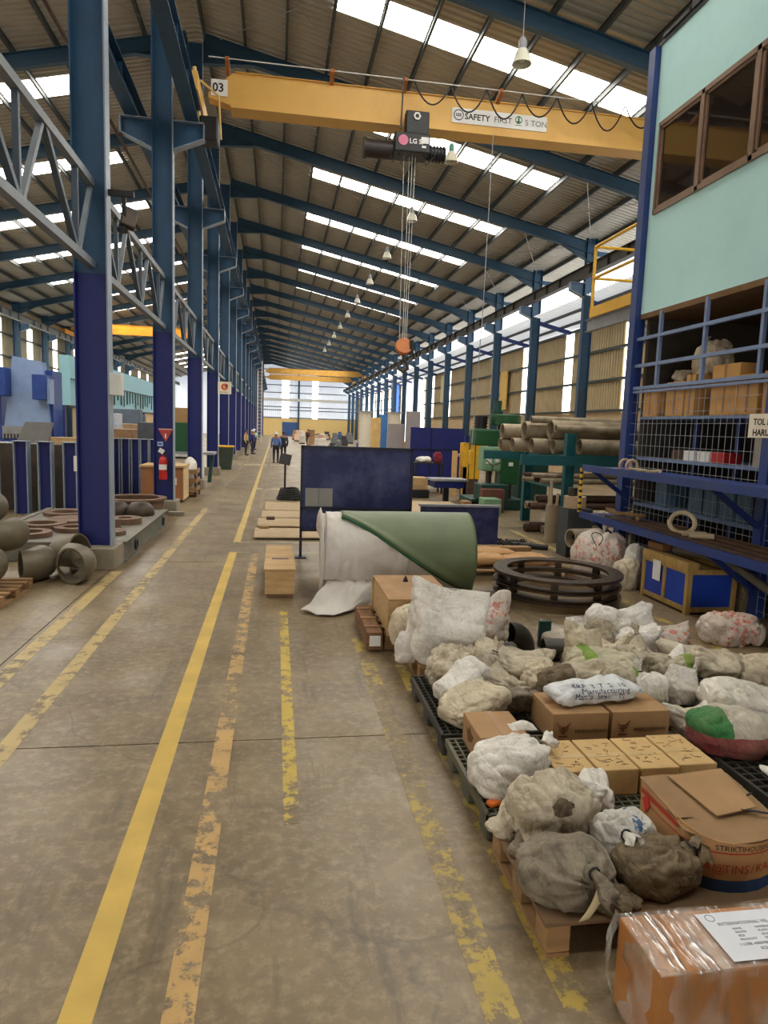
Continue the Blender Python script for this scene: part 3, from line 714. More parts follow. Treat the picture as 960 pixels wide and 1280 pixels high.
# ================================================================ SACKS
def sackmat(name, rgb, dirt, amt=.5, prints=(), rough=.75):
    t = NT('sack_'+name); c = lin(*rgb)
    col = t.ramp(t.noise(6,5), [(.3, tuple(x*.86 for x in c[:3])+(1,)),(.7, c)])
    gen = t.tc.outputs['Generated']; sp = t.n('SeparateXYZ'); t.l(gen, sp.inputs[0])
    for ax, lo, hi, rgbp, ragged in prints:
        nz = t.math('MULTIPLY', t.math('SUBTRACT', t.noise(22 if ragged else 6, 3), .5), ragged)
        v = t.math('ADD', sp.outputs['XYZ'.index(ax)], nz)
        m = t.math('MULTIPLY', t.math('GREATER_THAN', v, lo), t.math('LESS_THAN', v, hi))
        if ragged > .3: m = t.math('MULTIPLY', m, t.math('GREATER_THAN', t.noise(16,3), .55))
        col = t.mix(m, col, lin(*rgbp))
    d = t.ramp(t.noise(3.5,7,rough=.7), [(.36,0.0),(.64,amt)])
    col = t.mix(d, col, lin(*dirt))
    st_ = t.ramp(t.noise(11,5,stretch=(1,.3,.7),rough=.7), [(.52,0.0),(.66,amt*.75)]); col = t.mix(st_, col, lin(*[x*.72 for x in dirt])); t.l(col, t.b.inputs['Base Color'])
    t.b.inputs['Roughness'].default_value = rough
    hs = []
    for sc, st, k, rot in ((5,(1,.28,.5),1.0,.5),(7,(.35,1,.6),.8,-.6),(15,(1,.4,.8),.4,1.1)):
        mp = t.n('Mapping'); mp.inputs['Scale'].default_value = st; mp.inputs['Rotation'].default_value = (rot*.4,rot*.7,rot); t.l(t.obj, mp.inputs[0])
        nz = t.n('TexNoise'); nz.inputs['Scale'].default_value = sc; nz.inputs['Detail'].default_value = 3; nz.inputs['Distortion'].default_value = .9; t.l(mp.outputs[0], nz.inputs['Vector'])
        q = t.math('ABSOLUTE', t.math('SUBTRACT', nz.outputs['Fac'], .5)); q = t.math('POWER', t.math('MINIMUM', t.math('MULTIPLY', q, 5.0), 1.0), .55)
        hs.append(t.math('MULTIPLY', q, k))
    h = t.math('ADD', t.math('ADD', hs[0], hs[1]), hs[2])
    t.bump(h, .5, .022); return t.m
SK = dict(
 white=sackmat('white',(244,240,232),(170,150,124),.35), dirty=sackmat('dirty',(216,204,180),(124,106,80),.7),
 grey=sackmat('grey',(150,138,118),(84,72,56),.8), brown=sackmat('brown',(130,112,84),(80,66,46),.7),
 beige=sackmat('beige',(226,212,184),(140,118,88),.5), clear=sackmat('clear',(232,226,212),(170,154,128),.4,rough=.35),
 red=sackmat('red',(224,212,200),(160,136,112),.35,(('Z',.4,.8,(214,136,120),.6),)),
 redband=sackmat('redband',(228,216,200),(170,140,112),.3,(('Z',-1,.32,(176,48,40),.12),)),
 blue=sackmat('blue',(216,212,202),(140,132,118),.4,(('X',.55,.95,(70,110,150),.5),)),
 green=sackmat('green',(212,204,176),(150,134,104),.4,(('X',.18,.34,(120,160,50),.0),)),
 greenb=sackmat('greenb',(206,196,172),(140,124,96),.5,(('X',.78,.9,(130,166,60),.0),)),
 grered=sackmat('grered',(206,198,180),(150,132,104),.4,(('X',-1,.36,(30,120,56),.06),('Z',-1,.52,(150,60,66),.05))),
 print=sackmat('print',(230,232,234),(150,144,132),.3), pinkr=sackmat('pinkr',(220,204,190),(160,136,112),.4,(('X',.25,.7,(212,124,110),.6),)))
def N3(p, f, s): return noise.noise(Vector((p[0]*f+s*7.3, p[1]*f-s*3.1, p[2]*f+s*1.7)))
def fold(p, f, s):
    r = 1-abs(N3(p, f, s)); return r**8
def wrinkle(p, amp, s, size):
    k = 1/size
    q = (p[0]*k+.35*N3(p,2*k,s+3), p[1]*k+.35*N3(p,2*k,s+5), p[2]*k*.8)
    a = noise.noise(Vector((q[0]*2.6+s*3.7, q[1]*.9+s, q[2]*1.3))); b = noise.noise(Vector((q[0]*1.1+s, q[1]*3.0+q[0]*.8, q[2]*1.4+s*2.1))); c = noise.noise(Vector((q[0]*2.2+q[2]*2.4, q[1]*2.0+s*5.1, q[2]*3.4-q[0])))
    g = lambda v: min(abs(v)*2.6, 1)**.6
    return amp*size*(.85*N3(q,1.2,s)+.16*N3(q,3.1,s+1)+.52*(g(a)-.6)+.42*(g(b)-.6)+.3*(g(c)-.6)+.10*(g(N3(q,6.5,s+9)*.8)-.6)+.05*N3(q,11,s+2))
def spow(c, e): return math.copysign(abs(c)**e, c)
def sack(name, label, x, y, z, w, d, h, mat, seed=1, style='lump', rz=0, neck=None, amp=.13, res=1.0, tilt=(0,0), group=None, cat='sack', neckmat=None, e=.75):
    nu, nv = int(52*res), int(34*res); size = (w+d+h)/3
    nd = None
    if neck: nd = Vector((math.cos(R(neck[0]))*math.cos(R(neck[1])), math.sin(R(neck[0]))*math.cos(R(neck[1])), math.sin(R(neck[1])))).normalized()
    a_ = nd.orthogonal().normalized() if nd else None; b_ = nd.cross(a_) if nd else None
    rg = random.Random(seed*17+1); V = []
    ears = []
    if style == 'lump' and ('limp' in name or 'crumpled' in name or 'slump' in name or 'dirty' in name or 'grey' in name or 'clear' in name):
        for q in range(3):
            e_ = R(rg.uniform(8,60)); z_ = R(rg.uniform(0,360)); ears.append((Vector((math.cos(z_)*math.cos(e_), math.sin(z_)*math.cos(e_), math.sin(e_))), rg.uniform(.25,.6)))
    def body(u, v):
        if style == 'pillow':
            g = 2*PI*u; ph = PI*(v-.5)
            cx, cy = spow(math.cos(g), .5), spow(math.sin(g), .5)
            r = spow(math.cos(ph), .55)
            p = Vector((w/2*cx*r, d/2*cy*r, 0)); t = abs(math.sin(ph))**.8*math.copysign(1, ph)
            edge = max(abs(cx*r), abs(cy*r))
            p.z = h/2*t
        elif style == 'peak':
            g = 2*PI*u; c_, s_ = spow(math.cos(g), .6), spow(math.sin(g), .6)
            a = 1-.18*abs(2*v-1)**4 if v < .6 else 1+.06*(v-.6)
            bdp = (1 if v < .45 else max(.035, 1-((v-.45)/.55)**1.3*.97))
            bt = 0 if v > .06 else 1
            if v < .08: a *= (v/.08)**.5; bdp *= (v/.08)**.5
            top = h*(.78+.22*(.5+.5*math.sin(c_*2.2+seed)))
            p = Vector((w/2*a*c_, d/2*bdp*s_+tilt[1]*v*v*h, v*top - h/2)); p.x += tilt[0]*v*v*h
            if v > .985: p.y *= .5
        else:
            g = 2*PI*u; ph = PI*(v-.5)
            n = Vector((spow(math.cos(ph), e)*spow(math.cos(g), e), spow(math.cos(ph), e)*spow(math.sin(g), e), spow(math.sin(ph), e)))
            p = Vector((w/2*n.x, d/2*n.y, h/2*n.z))
        n = Vector((p.x/(w*w), p.y/(d*d), p.z/(h*h)))
        n = n.normalized() if n.length > 1e-6 else Vector((0,0,1))
        o = wrinkle(p+Vector((seed*3.1,0,0)), amp, seed, size)
        if nd is not None:
            pu = Vector((p.x/w*2, p.y/d*2, p.z/h*2)); pn = pu.normalized() if pu.length else nd
            c = pn.dot(nd); an = math.acos(max(-1, min(1, c)))
            if an < 1.5:
                az = math.atan2(pn.dot(b_), pn.dot(a_)); k = (1-an/1.5)
                o += size*.085*k*(math.sin(az*11+3*N3(pn,2,seed))*.6+.4*math.sin(az*6+seed)) * min(1, an*3)
                if an < .45: p = p*(1-.10*(1-an/.45))
        for ed_, ek in ears:
            c = Vector((p.x/w, p.y/d, p.z/h)); c = c.normalized().dot(ed_) if c.length else 0
            if c > .86: p = p + ed_*(size*ek*((c-.86)/.14)**1.7)
        return p + n*o
    for j in range(nv):
        for i in range(nu): V.append(body(i/nu, min(.9995, max(.0005, j/(nv-1)))))
    m = Euler((0,0,R(rz))).to_matrix()
    if style != 'peak': m = m @ Euler((tilt[1], tilt[0], 0)).to_matrix()
    V = [m @ p for p in V]
    lo = min(p.z for p in V); hi = max(p.z for p in V); cut = lo+(hi-lo)*(.17 if style == 'lump' else .06)
    sc = h/(hi-cut)
    for p in V:
        p.z = (p.z-cut)*sc
        if p.z < 0:
            k = 1+min(.06, -p.z/h*.4); p.x *= k; p.y *= k; p.z = p.z*.02
    lo = min(p.z for p in V)
    for p in V: p.z -= lo
    F_ = []
    for j in range(nv-1):
        for i in range(nu): F_.append((j*nu+i, j*nu+(i+1)%nu, (j+1)*nu+(i+1)%nu, (j+1)*nu+i))
    F_ += [tuple(range(nu-1,-1,-1)), tuple(range((nv-1)*nu, nv*nu))]
    me = bpy.data.meshes.new(name); me.from_pydata([tuple(p) for p in V], [], F_); me.materials.append(SK[mat]); me.shade_smooth()
    o = bpy.data.objects.new(name, me); C.objects.link(o); o.location = (x, y, z); o['_local'] = 1
    tag(o, label, cat, group)
    if nd is not None:
        L = neck[2] if len(neck) > 2 else .12; fl = neck[3] if len(neck) > 3 else .05
        ndw = m @ nd
        base = max(V, key=lambda p: (p-Vector((0,0,h*.5))).dot(ndw))
        base = base - ndw*.02; droop = neck[4] if len(neck) > 4 else .3
        pts = [base+ndw*L*t+Vector((0,0,-droop*L*t*t)) for t in (0,.12,.25,.5,.8,1)]
        rad = [.035,.018,.02,.6*fl,.95*fl,fl]
        v = []; f = []; n = 20
        for i, p in enumerate(pts):
            tt = (pts[min(i+1,5)]-pts[max(0,i-1)]).normalized(); aa = tt.orthogonal().normalized(); bb = tt.cross(aa)
            for k in range(n):
                g = 2*PI*k/n; r = rad[i]*(1+.3*math.sin(5*g+seed)*(i/5)+.2*rg.uniform(-1,1)*(i/5))
                flat = 1 if i < 3 else .55
                v.append(p+aa*math.cos(g)*r+bb*math.sin(g)*r*flat + tt*(.02*math.sin(3*g) if i == 5 else 0))
        for i in range(5):
            for k in range(n): f.append((i*n+k, i*n+(k+1)%n, (i+1)*n+(k+1)%n, (i+1)*n+k))
        nm = MB().add(v, f); q = nm.build('tied_end', SK[neckmat or mat], o, smooth='full'); q.location = (0,0,0)
        c = pts[1]; ring = []
        tt = (pts[2]-pts[0]).normalized(); aa = tt.orthogonal().normalized(); bb = tt.cross(aa)
        MB().tube([c+aa*math.cos(g)*.024+bb*math.sin(g)*.024 for g in [k*.7 for k in range(10)]], .005, 5).build('tie_cord', INK if seed % 3 else CRM, o)
    return o
from mathutils.bvhtree import BVHTree
def project(objs, origin, u, v, items, direc, mat, parent, off=.002, name='print'):
    # printed lettering laid on a curved surface
    me = bpy.data.meshes.new(name); bm = bmesh.new()
    for s, size, pu, pv in items:
        cu = bpy.data.curves.new('t','FONT'); cu.body = s; cu.size = size; cu.resolution_u = 2
        t = bpy.data.objects.new('t', cu); m2 = bpy.data.meshes.new_from_object(t); bpy.data.objects.remove(t)
        m2.transform(Matrix.Translation((pu,pv,0))); bm.from_mesh(m2); bpy.data.meshes.remove(m2)
    bmesh.ops.triangulate(bm, faces=bm.faces)
    for it in range(2):
        long_ = [e for e in bm.edges if e.calc_length() > .03]
        if long_: bmesh.ops.subdivide_edges(bm, edges=long_, cuts=1)
    bmesh.ops.triangulate(bm, faces=bm.faces)
    o = objs; mw_ = Matrix.Translation(root_loc(o)); tree = BVHTree.FromPolygons([mw_ @ x.co for x in o.data.vertices], [tuple(p.vertices) for p in o.data.polygons])
    u, v, direc = Vector(u), Vector(v), Vector(direc).normalized(); dead = []
    for x in bm.verts:
        p = Vector(origin)+u*x.co.x+v*x.co.y
        hit, nrm, _, _ = tree.ray_cast(p-direc*1.0, direc)
        if hit is None: dead.append(x)
        else:
            x.co = hit-direc*off
    bmesh.ops.delete(bm, geom=dead, context='VERTS')
    rl = root_loc(parent)
    for x in bm.verts: x.co -= rl
    bm.to_mesh(me); bm.free(); me.materials.append(mat)
    q = bpy.data.objects.new(name, me); C.objects.link(q); q.parent = parent; return q

# ================================================================ PALLETS AND FOREGROUND GOODS
def wood_pallet(label, x0, x1, y0, y1, h=.15, sheet=None, z0=0, along='y', group=None, nb=6):
    t = thing('wooden_pallet', label, 'pallet', ((x0+x1)/2,(y0+y1)/2,z0), 0, group)
    zt = z0+h; lw = .1
    for i in range(3):
        for j in range(3):
            bx = x0+.055+(x1-x0-.11)*i/2; by = y0+.06+(y1-y0-.12)*j/2
            MB().box(bx-.05,bx+.05,by-.06,by+.06,z0+.02,zt-.02).build('block', WOOD, t, bevel=.004)
    for i in range(3):
        bx = x0+.055+(x1-x0-.11)*i/2
        MB().box(bx-.05,bx+.05,y0,y1,z0,z0+.018).build('bottom_board', WOODY, t)
    if sheet: MB().box(x0-.01,x1+.01,y0-.01,y1+.01,zt-.019,zt).build('top_sheet', sheet, t, bevel=.003)
    else:
        for i in range(nb):
            by = y0+(y1-y0-lw)*i/(nb-1); MB().box(x0,x1,by,by+lw,zt-.019,zt).build('deck_board', WOOD, t)
    return t
def plastic_pallet(label, x0, x1, y0, y1, m, h=.15, g=.055):
    t = thing('plastic_pallet', label, 'pallet', ((x0+x1)/2,(y0+y1)/2,0))
    dk = MB(); zt = h
    nx = max(3, round((x1-x0)/g)); ny = max(3, round((y1-y0)/g))
    for i in range(nx+1): x = x0+(x1-x0)*i/nx; dk.box(x-.006,x+.006,y0,y1,zt-.03,zt)
    for j in range(ny+1): y = y0+(y1-y0)*j/ny; dk.box(x0,x1,y-.006,y+.006,zt-.031,zt-.001)
    for a, b, c, d in ((x0-.008,x0+.014,y0,y1),(x1-.014,x1+.008,y0,y1),(x0,x1,y0-.008,y0+.014),(x0,x1,y1-.014,y1+.008)): dk.box(a,b,c,d,zt-.045,zt+.001)
    dk.build('grid_deck', m, t)
    for i in range(3):
        for j in range(3):
            bx = x0+.06+(x1-x0-.12)*i/2; by = y0+.08+(y1-y0-.16)*j/2
            MB().box(bx-.055,bx+.055,by-.075,by+.075,.0,zt-.032).build('foot', m, t, bevel=.01)
    return t
PBL = M('plastic_black', (48,46,42), .55, var=.2, dirt=(84,76,62), dirt_amt=.6); PGR = M('plastic_greygreen', (78,82,66), .55, var=.2, dirt=(110,98,76), dirt_amt=.6)
wood_pallet('brown board-topped wooden pallet, nearest of the row along the aisle', 1.1, 2.3, 2.36, 3.06, .16, M('hardboard',(118,92,64),.8,var=.15,dirt=(90,72,52)))
plastic_pallet('grey-green plastic grid pallet under the row of four pale cartons', 1.1, 2.62, 3.14, 4.0, PGR)
plastic_pallet('dark plastic grid pallet under the front of the heap of sacks', 1.09, 2.2, 4.06, 5.1, PBL)
plastic_pallet('black plastic grid pallet at the right edge below the red and green sack', 2.72, 3.8, 2.7, 3.9, PBL, .15, .07)
plastic_pallet('dark plastic grid pallet buried under the right half of the heap of sacks', 2.3, 3.5, 4.1, 5.2, PBL)
wood_pallet('wooden pallet under the tall white sack behind the heap', 1.2, 2.1, 5.3, 6.1, .15, None)
wood_pallet('wooden pallet carrying the big wooden case', 1.05, 1.72, 6.2, 7.3, .16, None)
# shrink-wrapped parcel
sp = thing('wrapped_parcel', 'orange-brown carton wrapped in shiny stretch film with a white address sheet', 'parcel', (1.65,2.0,0))
WC = M('parcel_carton', (176,116,60), .7, var=.14, scale=3, dirt=(190,148,98), dirt_amt=.6)
MB().box(1.278,2.05,1.862,2.14,.0,.34).build('carton', WC, sp, bevel=.008)
fm = bpy.data.materials.new('stretch_film'); fm.use_nodes = True; nt = fm.node_tree; nt.nodes.remove(nt.nodes['Principled BSDF'])
T_ = nt.nodes.new('ShaderNodeBsdfTransparent'); G_ = nt.nodes.new('ShaderNodeBsdfGlossy'); D_ = nt.nodes.new('ShaderNodeBsdfDiffuse'); A_ = nt.nodes.new('ShaderNodeMixShader'); B_ = nt.nodes.new('ShaderNodeMixShader')
G_.inputs['Roughness'].default_value = .16; D_.inputs['Color'].default_value = (.82,.80,.76,1)
tc = nt.nodes.new('ShaderNodeTexCoord'); mp = nt.nodes.new('ShaderNodeMapping'); mp.inputs['Scale'].default_value = (26,3,3); mp.inputs['Rotation'].default_value = (0,0,R(12))
ns = nt.nodes.new('ShaderNodeTexNoise'); ns.inputs['Scale'].default_value = 1.6; ns.inputs['Detail'].default_value = 4
cr_ = nt.nodes.new('ShaderNodeValToRGB'); cr_.color_ramp.elements[0].position = .48; cr_.color_ramp.elements[0].color = (.05,.05,.05,1); cr_.color_ramp.elements[1].position = .68; cr_.color_ramp.elements[1].color = (.6,.6,.6,1)
n2 = nt.nodes.new('ShaderNodeTexNoise'); n2.inputs['Scale'].default_value = 5; n2.inputs['Detail'].default_value = 3
c2 = nt.nodes.new('ShaderNodeValToRGB'); c2.color_ramp.elements[0].position = .42; c2.color_ramp.elements[1].position = .7; c2.color_ramp.elements[1].color = (.5,.5,.5,1)
bp = nt.nodes.new('ShaderNodeBump'); bp.inputs['Strength'].default_value = .6; bp.inputs['Distance'].default_value = .02
for a, b in ((tc.outputs['Object'], mp.inputs[0]),(mp.outputs[0], ns.inputs['Vector']),(ns.outputs[0], cr_.inputs[0]),(ns.outputs[0], bp.inputs['Height']),(bp.outputs[0], G_.inputs['Normal']),
             (tc.outputs['Object'], n2.inputs['Vector']),(n2.outputs[0], c2.inputs[0]),
             (T_.outputs[0], A_.inputs[1]),(D_.outputs[0], A_.inputs[2]),(c2.outputs[0], A_.inputs[0]),(A_.outputs[0], B_.inputs[1]),(G_.outputs[0], B_.inputs[2]),(cr_.outputs[0], B_.inputs[0]),(B_.outputs[0], nt.nodes['Material Output'].inputs[0])): nt.links.new(a, b)
FILM = fm
fl_ = MB()
def film_pt(u, v):   # wrapped sleeve around the parcel with puckers
    g = 2*PI*u; cx, cy = spow(math.cos(g), .28), spow(math.sin(g), .28)
    z = .005+.348*v; p = Vector((1.67+.395*cx, 1.997+.145*cy, z))
    k = .008*N3(p,9,2)+.004*N3(p,24,3); 
    return p + Vector((cx*k, cy*k, 0))
fl_.grid(film_pt, 96, 14, True)
fl_.grid(lambda u, v: Vector((1.277+.785*u, 1.853+.288*v, .3465+.006*N3((u*.8,v*.3,0),9,4)+.003*N3((u*.8,v*.3,0),28,5))), 40, 16)
fl_.build('stretch_film', FILM, sp, smooth='full')
MB().grid(lambda u, v: Vector((1.276-.035*math.sin(PI*v)*(1-u*.3)+.008*N3((u,v,0),5,1), 2.12+.05*u+.01*N3((u,v,0),4,2), .02+.33*v)), 8, 16).build('film_flap', FILM, sp, smooth='full')
MB().box(1.287,1.29,2.09,2.125,.12,.28).build('tape', M('orange_tape',(226,130,30),.4), sp)
lb = MB().box(1.555,1.97,1.875,2.1,.352,.3535).build('address_sheet', M('address_paper',(222,224,230),.5,var=.03), sp)
for s_, sz, xx, yy in (('INTERNATIONAL VEL',.021,1.61,2.035),('NAME',.013,1.65,2.012),('MATERIAL NO',.013,1.74,2.012),('ROUTE',.013,1.65,1.995),('PLATE SIZE',.013,1.74,1.995),('SIZE',.013,1.65,1.978),('QUANTITY',.013,1.74,1.978),('PRODUCT',.014,1.645,1.96),('OF ROUTE',.014,1.74,1.96),('1 LOBE ASSEMBLY',.016,1.625,1.938),('SIZE  N',.016,1.69,1.915)):
    text(s_, sz, (xx,yy,.3538), (0,0,0), M('grey_type',(120,120,128),.8), lb)
MB().lathe([(.015,.3535),(.018,.3535),(.018,.354),(.015,.354)], (1.6,2.075,0), 16, None, True).build('round_logo', M('grey_type',(120,120,128),.8), lb)
# printed carton with the bowed front
ct = thing('bowed_carton', 'open-flapped printed carton with bowed front and TINS / KALENG lettering', 'carton', (2.03,2.68,.15))
fp = [(1.81,2.92),(1.805,2.74),(1.815,2.58),(1.85,2.50),(1.90,2.463),(1.96,2.443),(2.03,2.436),(2.10,2.445),(2.17,2.47),(2.22,2.51),(2.26,2.58),(2.27,2.74),(2.25,2.92)]
topz = [.43,.425,.41,.40,.39,.385,.38,.38,.385,.39,.40,.42,.43]
def shell(z0, z1, off, a=0, b=None):
    b = b or len(fp); v = []; f = []; c = Vector((2.04,2.7))
    idx = list(range(a, b))
    for i in idx:
        p = Vector(fp[i]); q = p+(p-c).normalized()*off
        t1 = topz[i] if z1 is None else z1
        v += [(q.x,q.y,z0),(q.x,q.y,t1)]
    for i in range(len(idx)-1): f.append((2*i,2*i+2,2*i+3,2*i+1))
    return v, f
CTN = M('tins_carton', (180,136,90), .8, var=.08, dirt=(166,116,66), dirt_amt=.4)
v, f = shell(.155, None, 0); n = len(fp)
f.append((2*n-2,0,1,2*n-1)); cb = MB().add(v, f).build('body', CTN, ct, solid=.005)
v, f = shell(.156, .215, .004); MB().add(v, f).build('blue_band', M('carton_blue',(28,58,100),.7), ct)
v, f = shell(.335, .341, .004); MB().add(v, f).build('red_line', REDINK, ct)
for it_ in [('4@',.05,1.86,.25),('TINS',.055,1.925,.25),('/',.055,2.05,.25),('KALENG',.055,2.075,.25),('STRIKTIHOUSING',.034,1.89,.35)]: project(cb, (0,0,0), (1,0,0), (0,0,1), [it_], (0,1,0), INK if it_[0] == 'STRIKTIHOUSING' else REDINK, ct, .007)
MB().add([(1.802,2.86,.39),(1.800,2.825,.34),(1.802,2.86,.29),(1.804,2.895,.34)], [(0,1,2,3)]).build('red_diamond', M('diamond_red',(200,50,34),.8), ct, solid=.004)
MB().box(1.795,1.80,2.6,2.9,.375,.395).build('red_line', REDINK, ct)
def lid(u, v): 
    x = 1.80+.47*u; y = 2.93-.49*v+.12*(abs(u-.5)*2)**3*(v > .7)
    return Vector((x, y, .432-.045*v+.006*math.sin(6*u+3*v)))
MB().grid(lid, 12, 12).build('lid', M('lid_board',(150,118,82),.85,var=.12,dirt=(120,92,62)), ct, solid=.006)
MB().add([(1.93,2.90,.449),(2.23,2.92,.462),(2.2,2.62,.435),(1.99,2.60,.415)], [(0,1,2,3)]).build('flap', M('flap_board',(166,130,90),.85), ct, solid=.006)
MB().bar((2.12,2.62,.43),(2.24,2.58,.425),.012,.004).bar((2.15,2.68,.437),(2.25,2.72,.444),.01,.004).build('tape_scrap', INK, ct)
# four pale cartons
for i in range(4):
    x0 = 1.52+.242*i; dy = (.0,.0,.0,.02)[i]
    t = thing('pale_carton', ('pale carton, leftmost of the row of four with inked tops','pale carton, second from the left of the row of four','pale carton, third from the left of the row of four','pale carton, rightmost of the row of four')[i], 'box', (x0+.115,3.43,.151), 0, 'row of four pale cartons')
    MB().box(x0,x0+.228,3.25+dy,3.62+dy,.151,.3).build('body', CARDL if i < 3 else CARDL, t, bevel=.006)
    MB().box(x0+.002,x0+.226,3.40+dy,3.44+dy,.3,.3012).build('tape', M('clear_tape',(196,166,112),.4), t)
    rg = random.Random(i+40); im = MB()
    for k in range(26):
        a = rg.uniform(0,PI); px = x0+.11+rg.uniform(-.07,.07); py = 3.44+dy+rg.uniform(-.15,.15); l_ = rg.uniform(.01,.05)
        im.bar((px,py,.3013),(px+l_*math.cos(a),py+l_*.6*math.sin(a),.3013),.004,.001)
    im.build('ink_marks', M('faded_ink',(116,88,54),.8), t)['kind'] = 'stuff'
for i, (x0, x1) in enumerate(((1.755,2.135),(2.16,2.56))):
    t = thing('stamped_carton', ('brown carton with winged stamp, left of the pair below the printed sack','brown carton with winged stamp, right of the pair below the printed sack')[i], 'box', ((x0+x1)/2,4.06,.151), 0, 'pair of stamped cartons')
    bd = MB().box(x0,x1,3.88,4.24,.152,.345).build('body', CARD, t, bevel=.006)
    MB().box(x0+.002,x1-.002,4.04,4.09,.345,.3462).build('tape', M('brown_tape',(160,116,70),.4), t)
    MB().box(x0+.02,x1-.02,3.879,3.88,.154,.16).build('edge_shadow_strip', M('brown_tape',(160,116,70),.4), t)  # darker strip paints a shadow line along the bottom edge
    st = MB(); cx = x0+.075
    for sx in (-1,1):
        for k in range(3): st.bar((cx+sx*.008,3.8785,.25-.01*k),(cx+sx*(.045-.008*k),3.8785,.285-.022*k),.003,.009,(0,1,0))
    st.box(cx-.008,cx+.008,3.877,3.879,.21,.26).box(cx-.03,cx+.03,3.877,3.879,.19,.2)
    st.build('winged_stamp', M('stamp_brown',(116,60,44),.8), t)
    text('FIREROOFERING', .03, (cx+.075,3.8775,.215), (RX,0,0), M('stamp_ink',(84,62,46),.8), t)
# carton at the left below the sacks
t = thing('torn_carton', 'brown carton with torn left end behind the white tied sack', 'box', (1.45,3.72,.151))
MB().box(1.2,1.50,3.62,3.99,.152,.33).build('body', CARD, t, bevel=.006); MB().box(1.34,1.38,3.621,3.99,.33,.3312).build('tape', M('brown_tape',(160,116,70),.4), t)
rg = random.Random(77)
MB().add([(1.198,3.86,.20),(1.198,3.79,.22),(1.198,3.75,.27),(1.198,3.80,.275),(1.198,3.83,.31),(1.198,3.86,.27),(1.198,3.91,.28),(1.198,3.88,.24)], [tuple(range(8))]).build('tear', M('torn_board',(110,78,48),.9), t)
tag(MB().grid(lambda u, v: Vector((1.42+.16*u, 3.7+.1*v, .331+.04*math.sin(PI*u)*math.sin(PI*v)+.006*N3((u,v,0),5,3))), 12, 8).build('paper_scrap', SK['white'], at=(1.5,3.75,.33), smooth='full'), 'crumpled white scrap lying on the torn carton', 'scrap')
# ---- the sacks themselves
S = sack
b1 = S('tied_sack','large grey-brown tied sack with paper tag at the corner of the board-topped pallet',1.27,2.56,.16,.41,.35,.215,'grey',1,'lump',-18,(-62,18,.15,.045,.7),.11,2.0)
tg = MB().grid(lambda u, v: Vector((.045-.10*v+.04*u, -.19-.045*v-.018*math.sin(PI*v)-.012*u, .14-.125*v**1.2+.022*u)), 4, 12).build('paper_tag', M('tag_paper',(206,190,150),.8,var=.1,dirt=(160,140,100)), b1, smooth='full', solid=.001)
ts = S('torn_sack','torn dirty white sack with a gaping hole, lying behind the tagged sack',1.36,2.93,.16,.40,.3,.31,'dirty',2,'lump',12,None,.15,2.0,e=.6)
S('limp_sack','limp empty grey sack hanging over the pallet edge beside the torn sack',1.16,3.0,.16,.22,.16,.09,'dirty',3,'lump',30,None,.2)
S('limp_sack','small crumpled brown sack at the pallet edge below the torn sack',1.19,2.78,.16,.18,.13,.07,'grey',4,'lump',-30,None,.2)
S('tied_sack','small white and blue printed sack tied at the front, right of the torn sack',1.61,2.72,.16,.27,.24,.24,'blue',5,'lump',10,(-100,25,.08,.04,.4),.14,1.5)
S('limp_sack','white folded sack top sticking up behind the torn sack',1.62,3.07,.2,.3,.14,.2,'white',6,'lump',15,None,.22,1.3)
S('tied_sack','round olive-brown tied sack in front of the bowed carton',1.67,2.53,.16,.35,.27,.2,'brown',7,'lump',5,(-25,66,.19,.055,1.1),.10,2.0)
S('limp_sack','dark brown limp sack squeezed between the two tied sacks and the wrapped parcel',1.44,2.42,.16,.2,.14,.1,'brown',8,'lump',20,None,.2)
S('tied_sack','clean white bulging sack on the grey-green pallet beside the aisle',1.3,3.4,.151,.46,.34,.27,'white',9,'lump',25,(15,20,.12,.05,.3),.09,2.0)
tag(MB().obox((1.16,3.22,.165),.07,.05,.025,(0,0,R(20))).build('orange_wrapper', M('orange_foil',(220,110,40),.3), at=(1.16,3.22,.15), bevel=.008),'crumpled orange wrapper at the corner of the grey-green pallet','wrapper')
S('big_white_sack','tall white woven sack standing with a folded peaked top',1.46,5.5,.151,.62,.42,.72,'white',10,'peak',-6,None,.10,2.0,(.06,.02))
S('round_sack','cream bulging sack beside the wooden case, left of the tall white sack',1.22,5.95,.151,.34,.3,.36,'beige',11,'lump',0,None,.1,1.3)
S('round_sack','small cream sack on the wooden block left of the tall white sack',1.13,5.53,.13,.19,.18,.26,'white',12,'lump',0,None,.12,1.3)
S('peaked_sack','white sack with red print and pointed top behind the tall white sack',1.98,5.95,.151,.36,.26,.48,'red',13,'peak',20,None,.14,1.3,(.12,0))
PCZ = .151
S('slumped_sack','dirty yellowish sack with gathered top in front of the tall white sack',1.38,4.84,PCZ,.44,.36,.34,'dirty',14,'lump',-10,(50,60,.12,.05,.2),.16,1.8)
S('folded_sack','pale grey sack lying folded at the left end of the heap, lower one',1.35,4.27,PCZ,.48,.32,.24,'beige',15,'pillow',28,None,.12,1.8,(-.35,.1))
S('folded_sack','grey-white sack leaning behind the lower folded sack of the heap',1.36,4.56,PCZ+.02,.46,.24,.3,'white',16,'pillow',35,None,.12,1.5,(-.45,.3))
S('grey_sack','broad greyish sack lying in the middle of the heap',1.9,5.0,PCZ,.62,.4,.26,'dirty',17,'lump',-8,None,.13,1.8)
S('limp_sack','striped grey crumpled sack in front of the broad greyish sack',1.68,4.66,PCZ,.42,.22,.22,'dirty',18,'lump',-25,None,.22,1.5)
S('limp_sack','dark crumpled sack strip right behind the torn carton',1.74,4.42,PCZ,.38,.2,.2,'grey',19,'lump',5,None,.24,1.5)
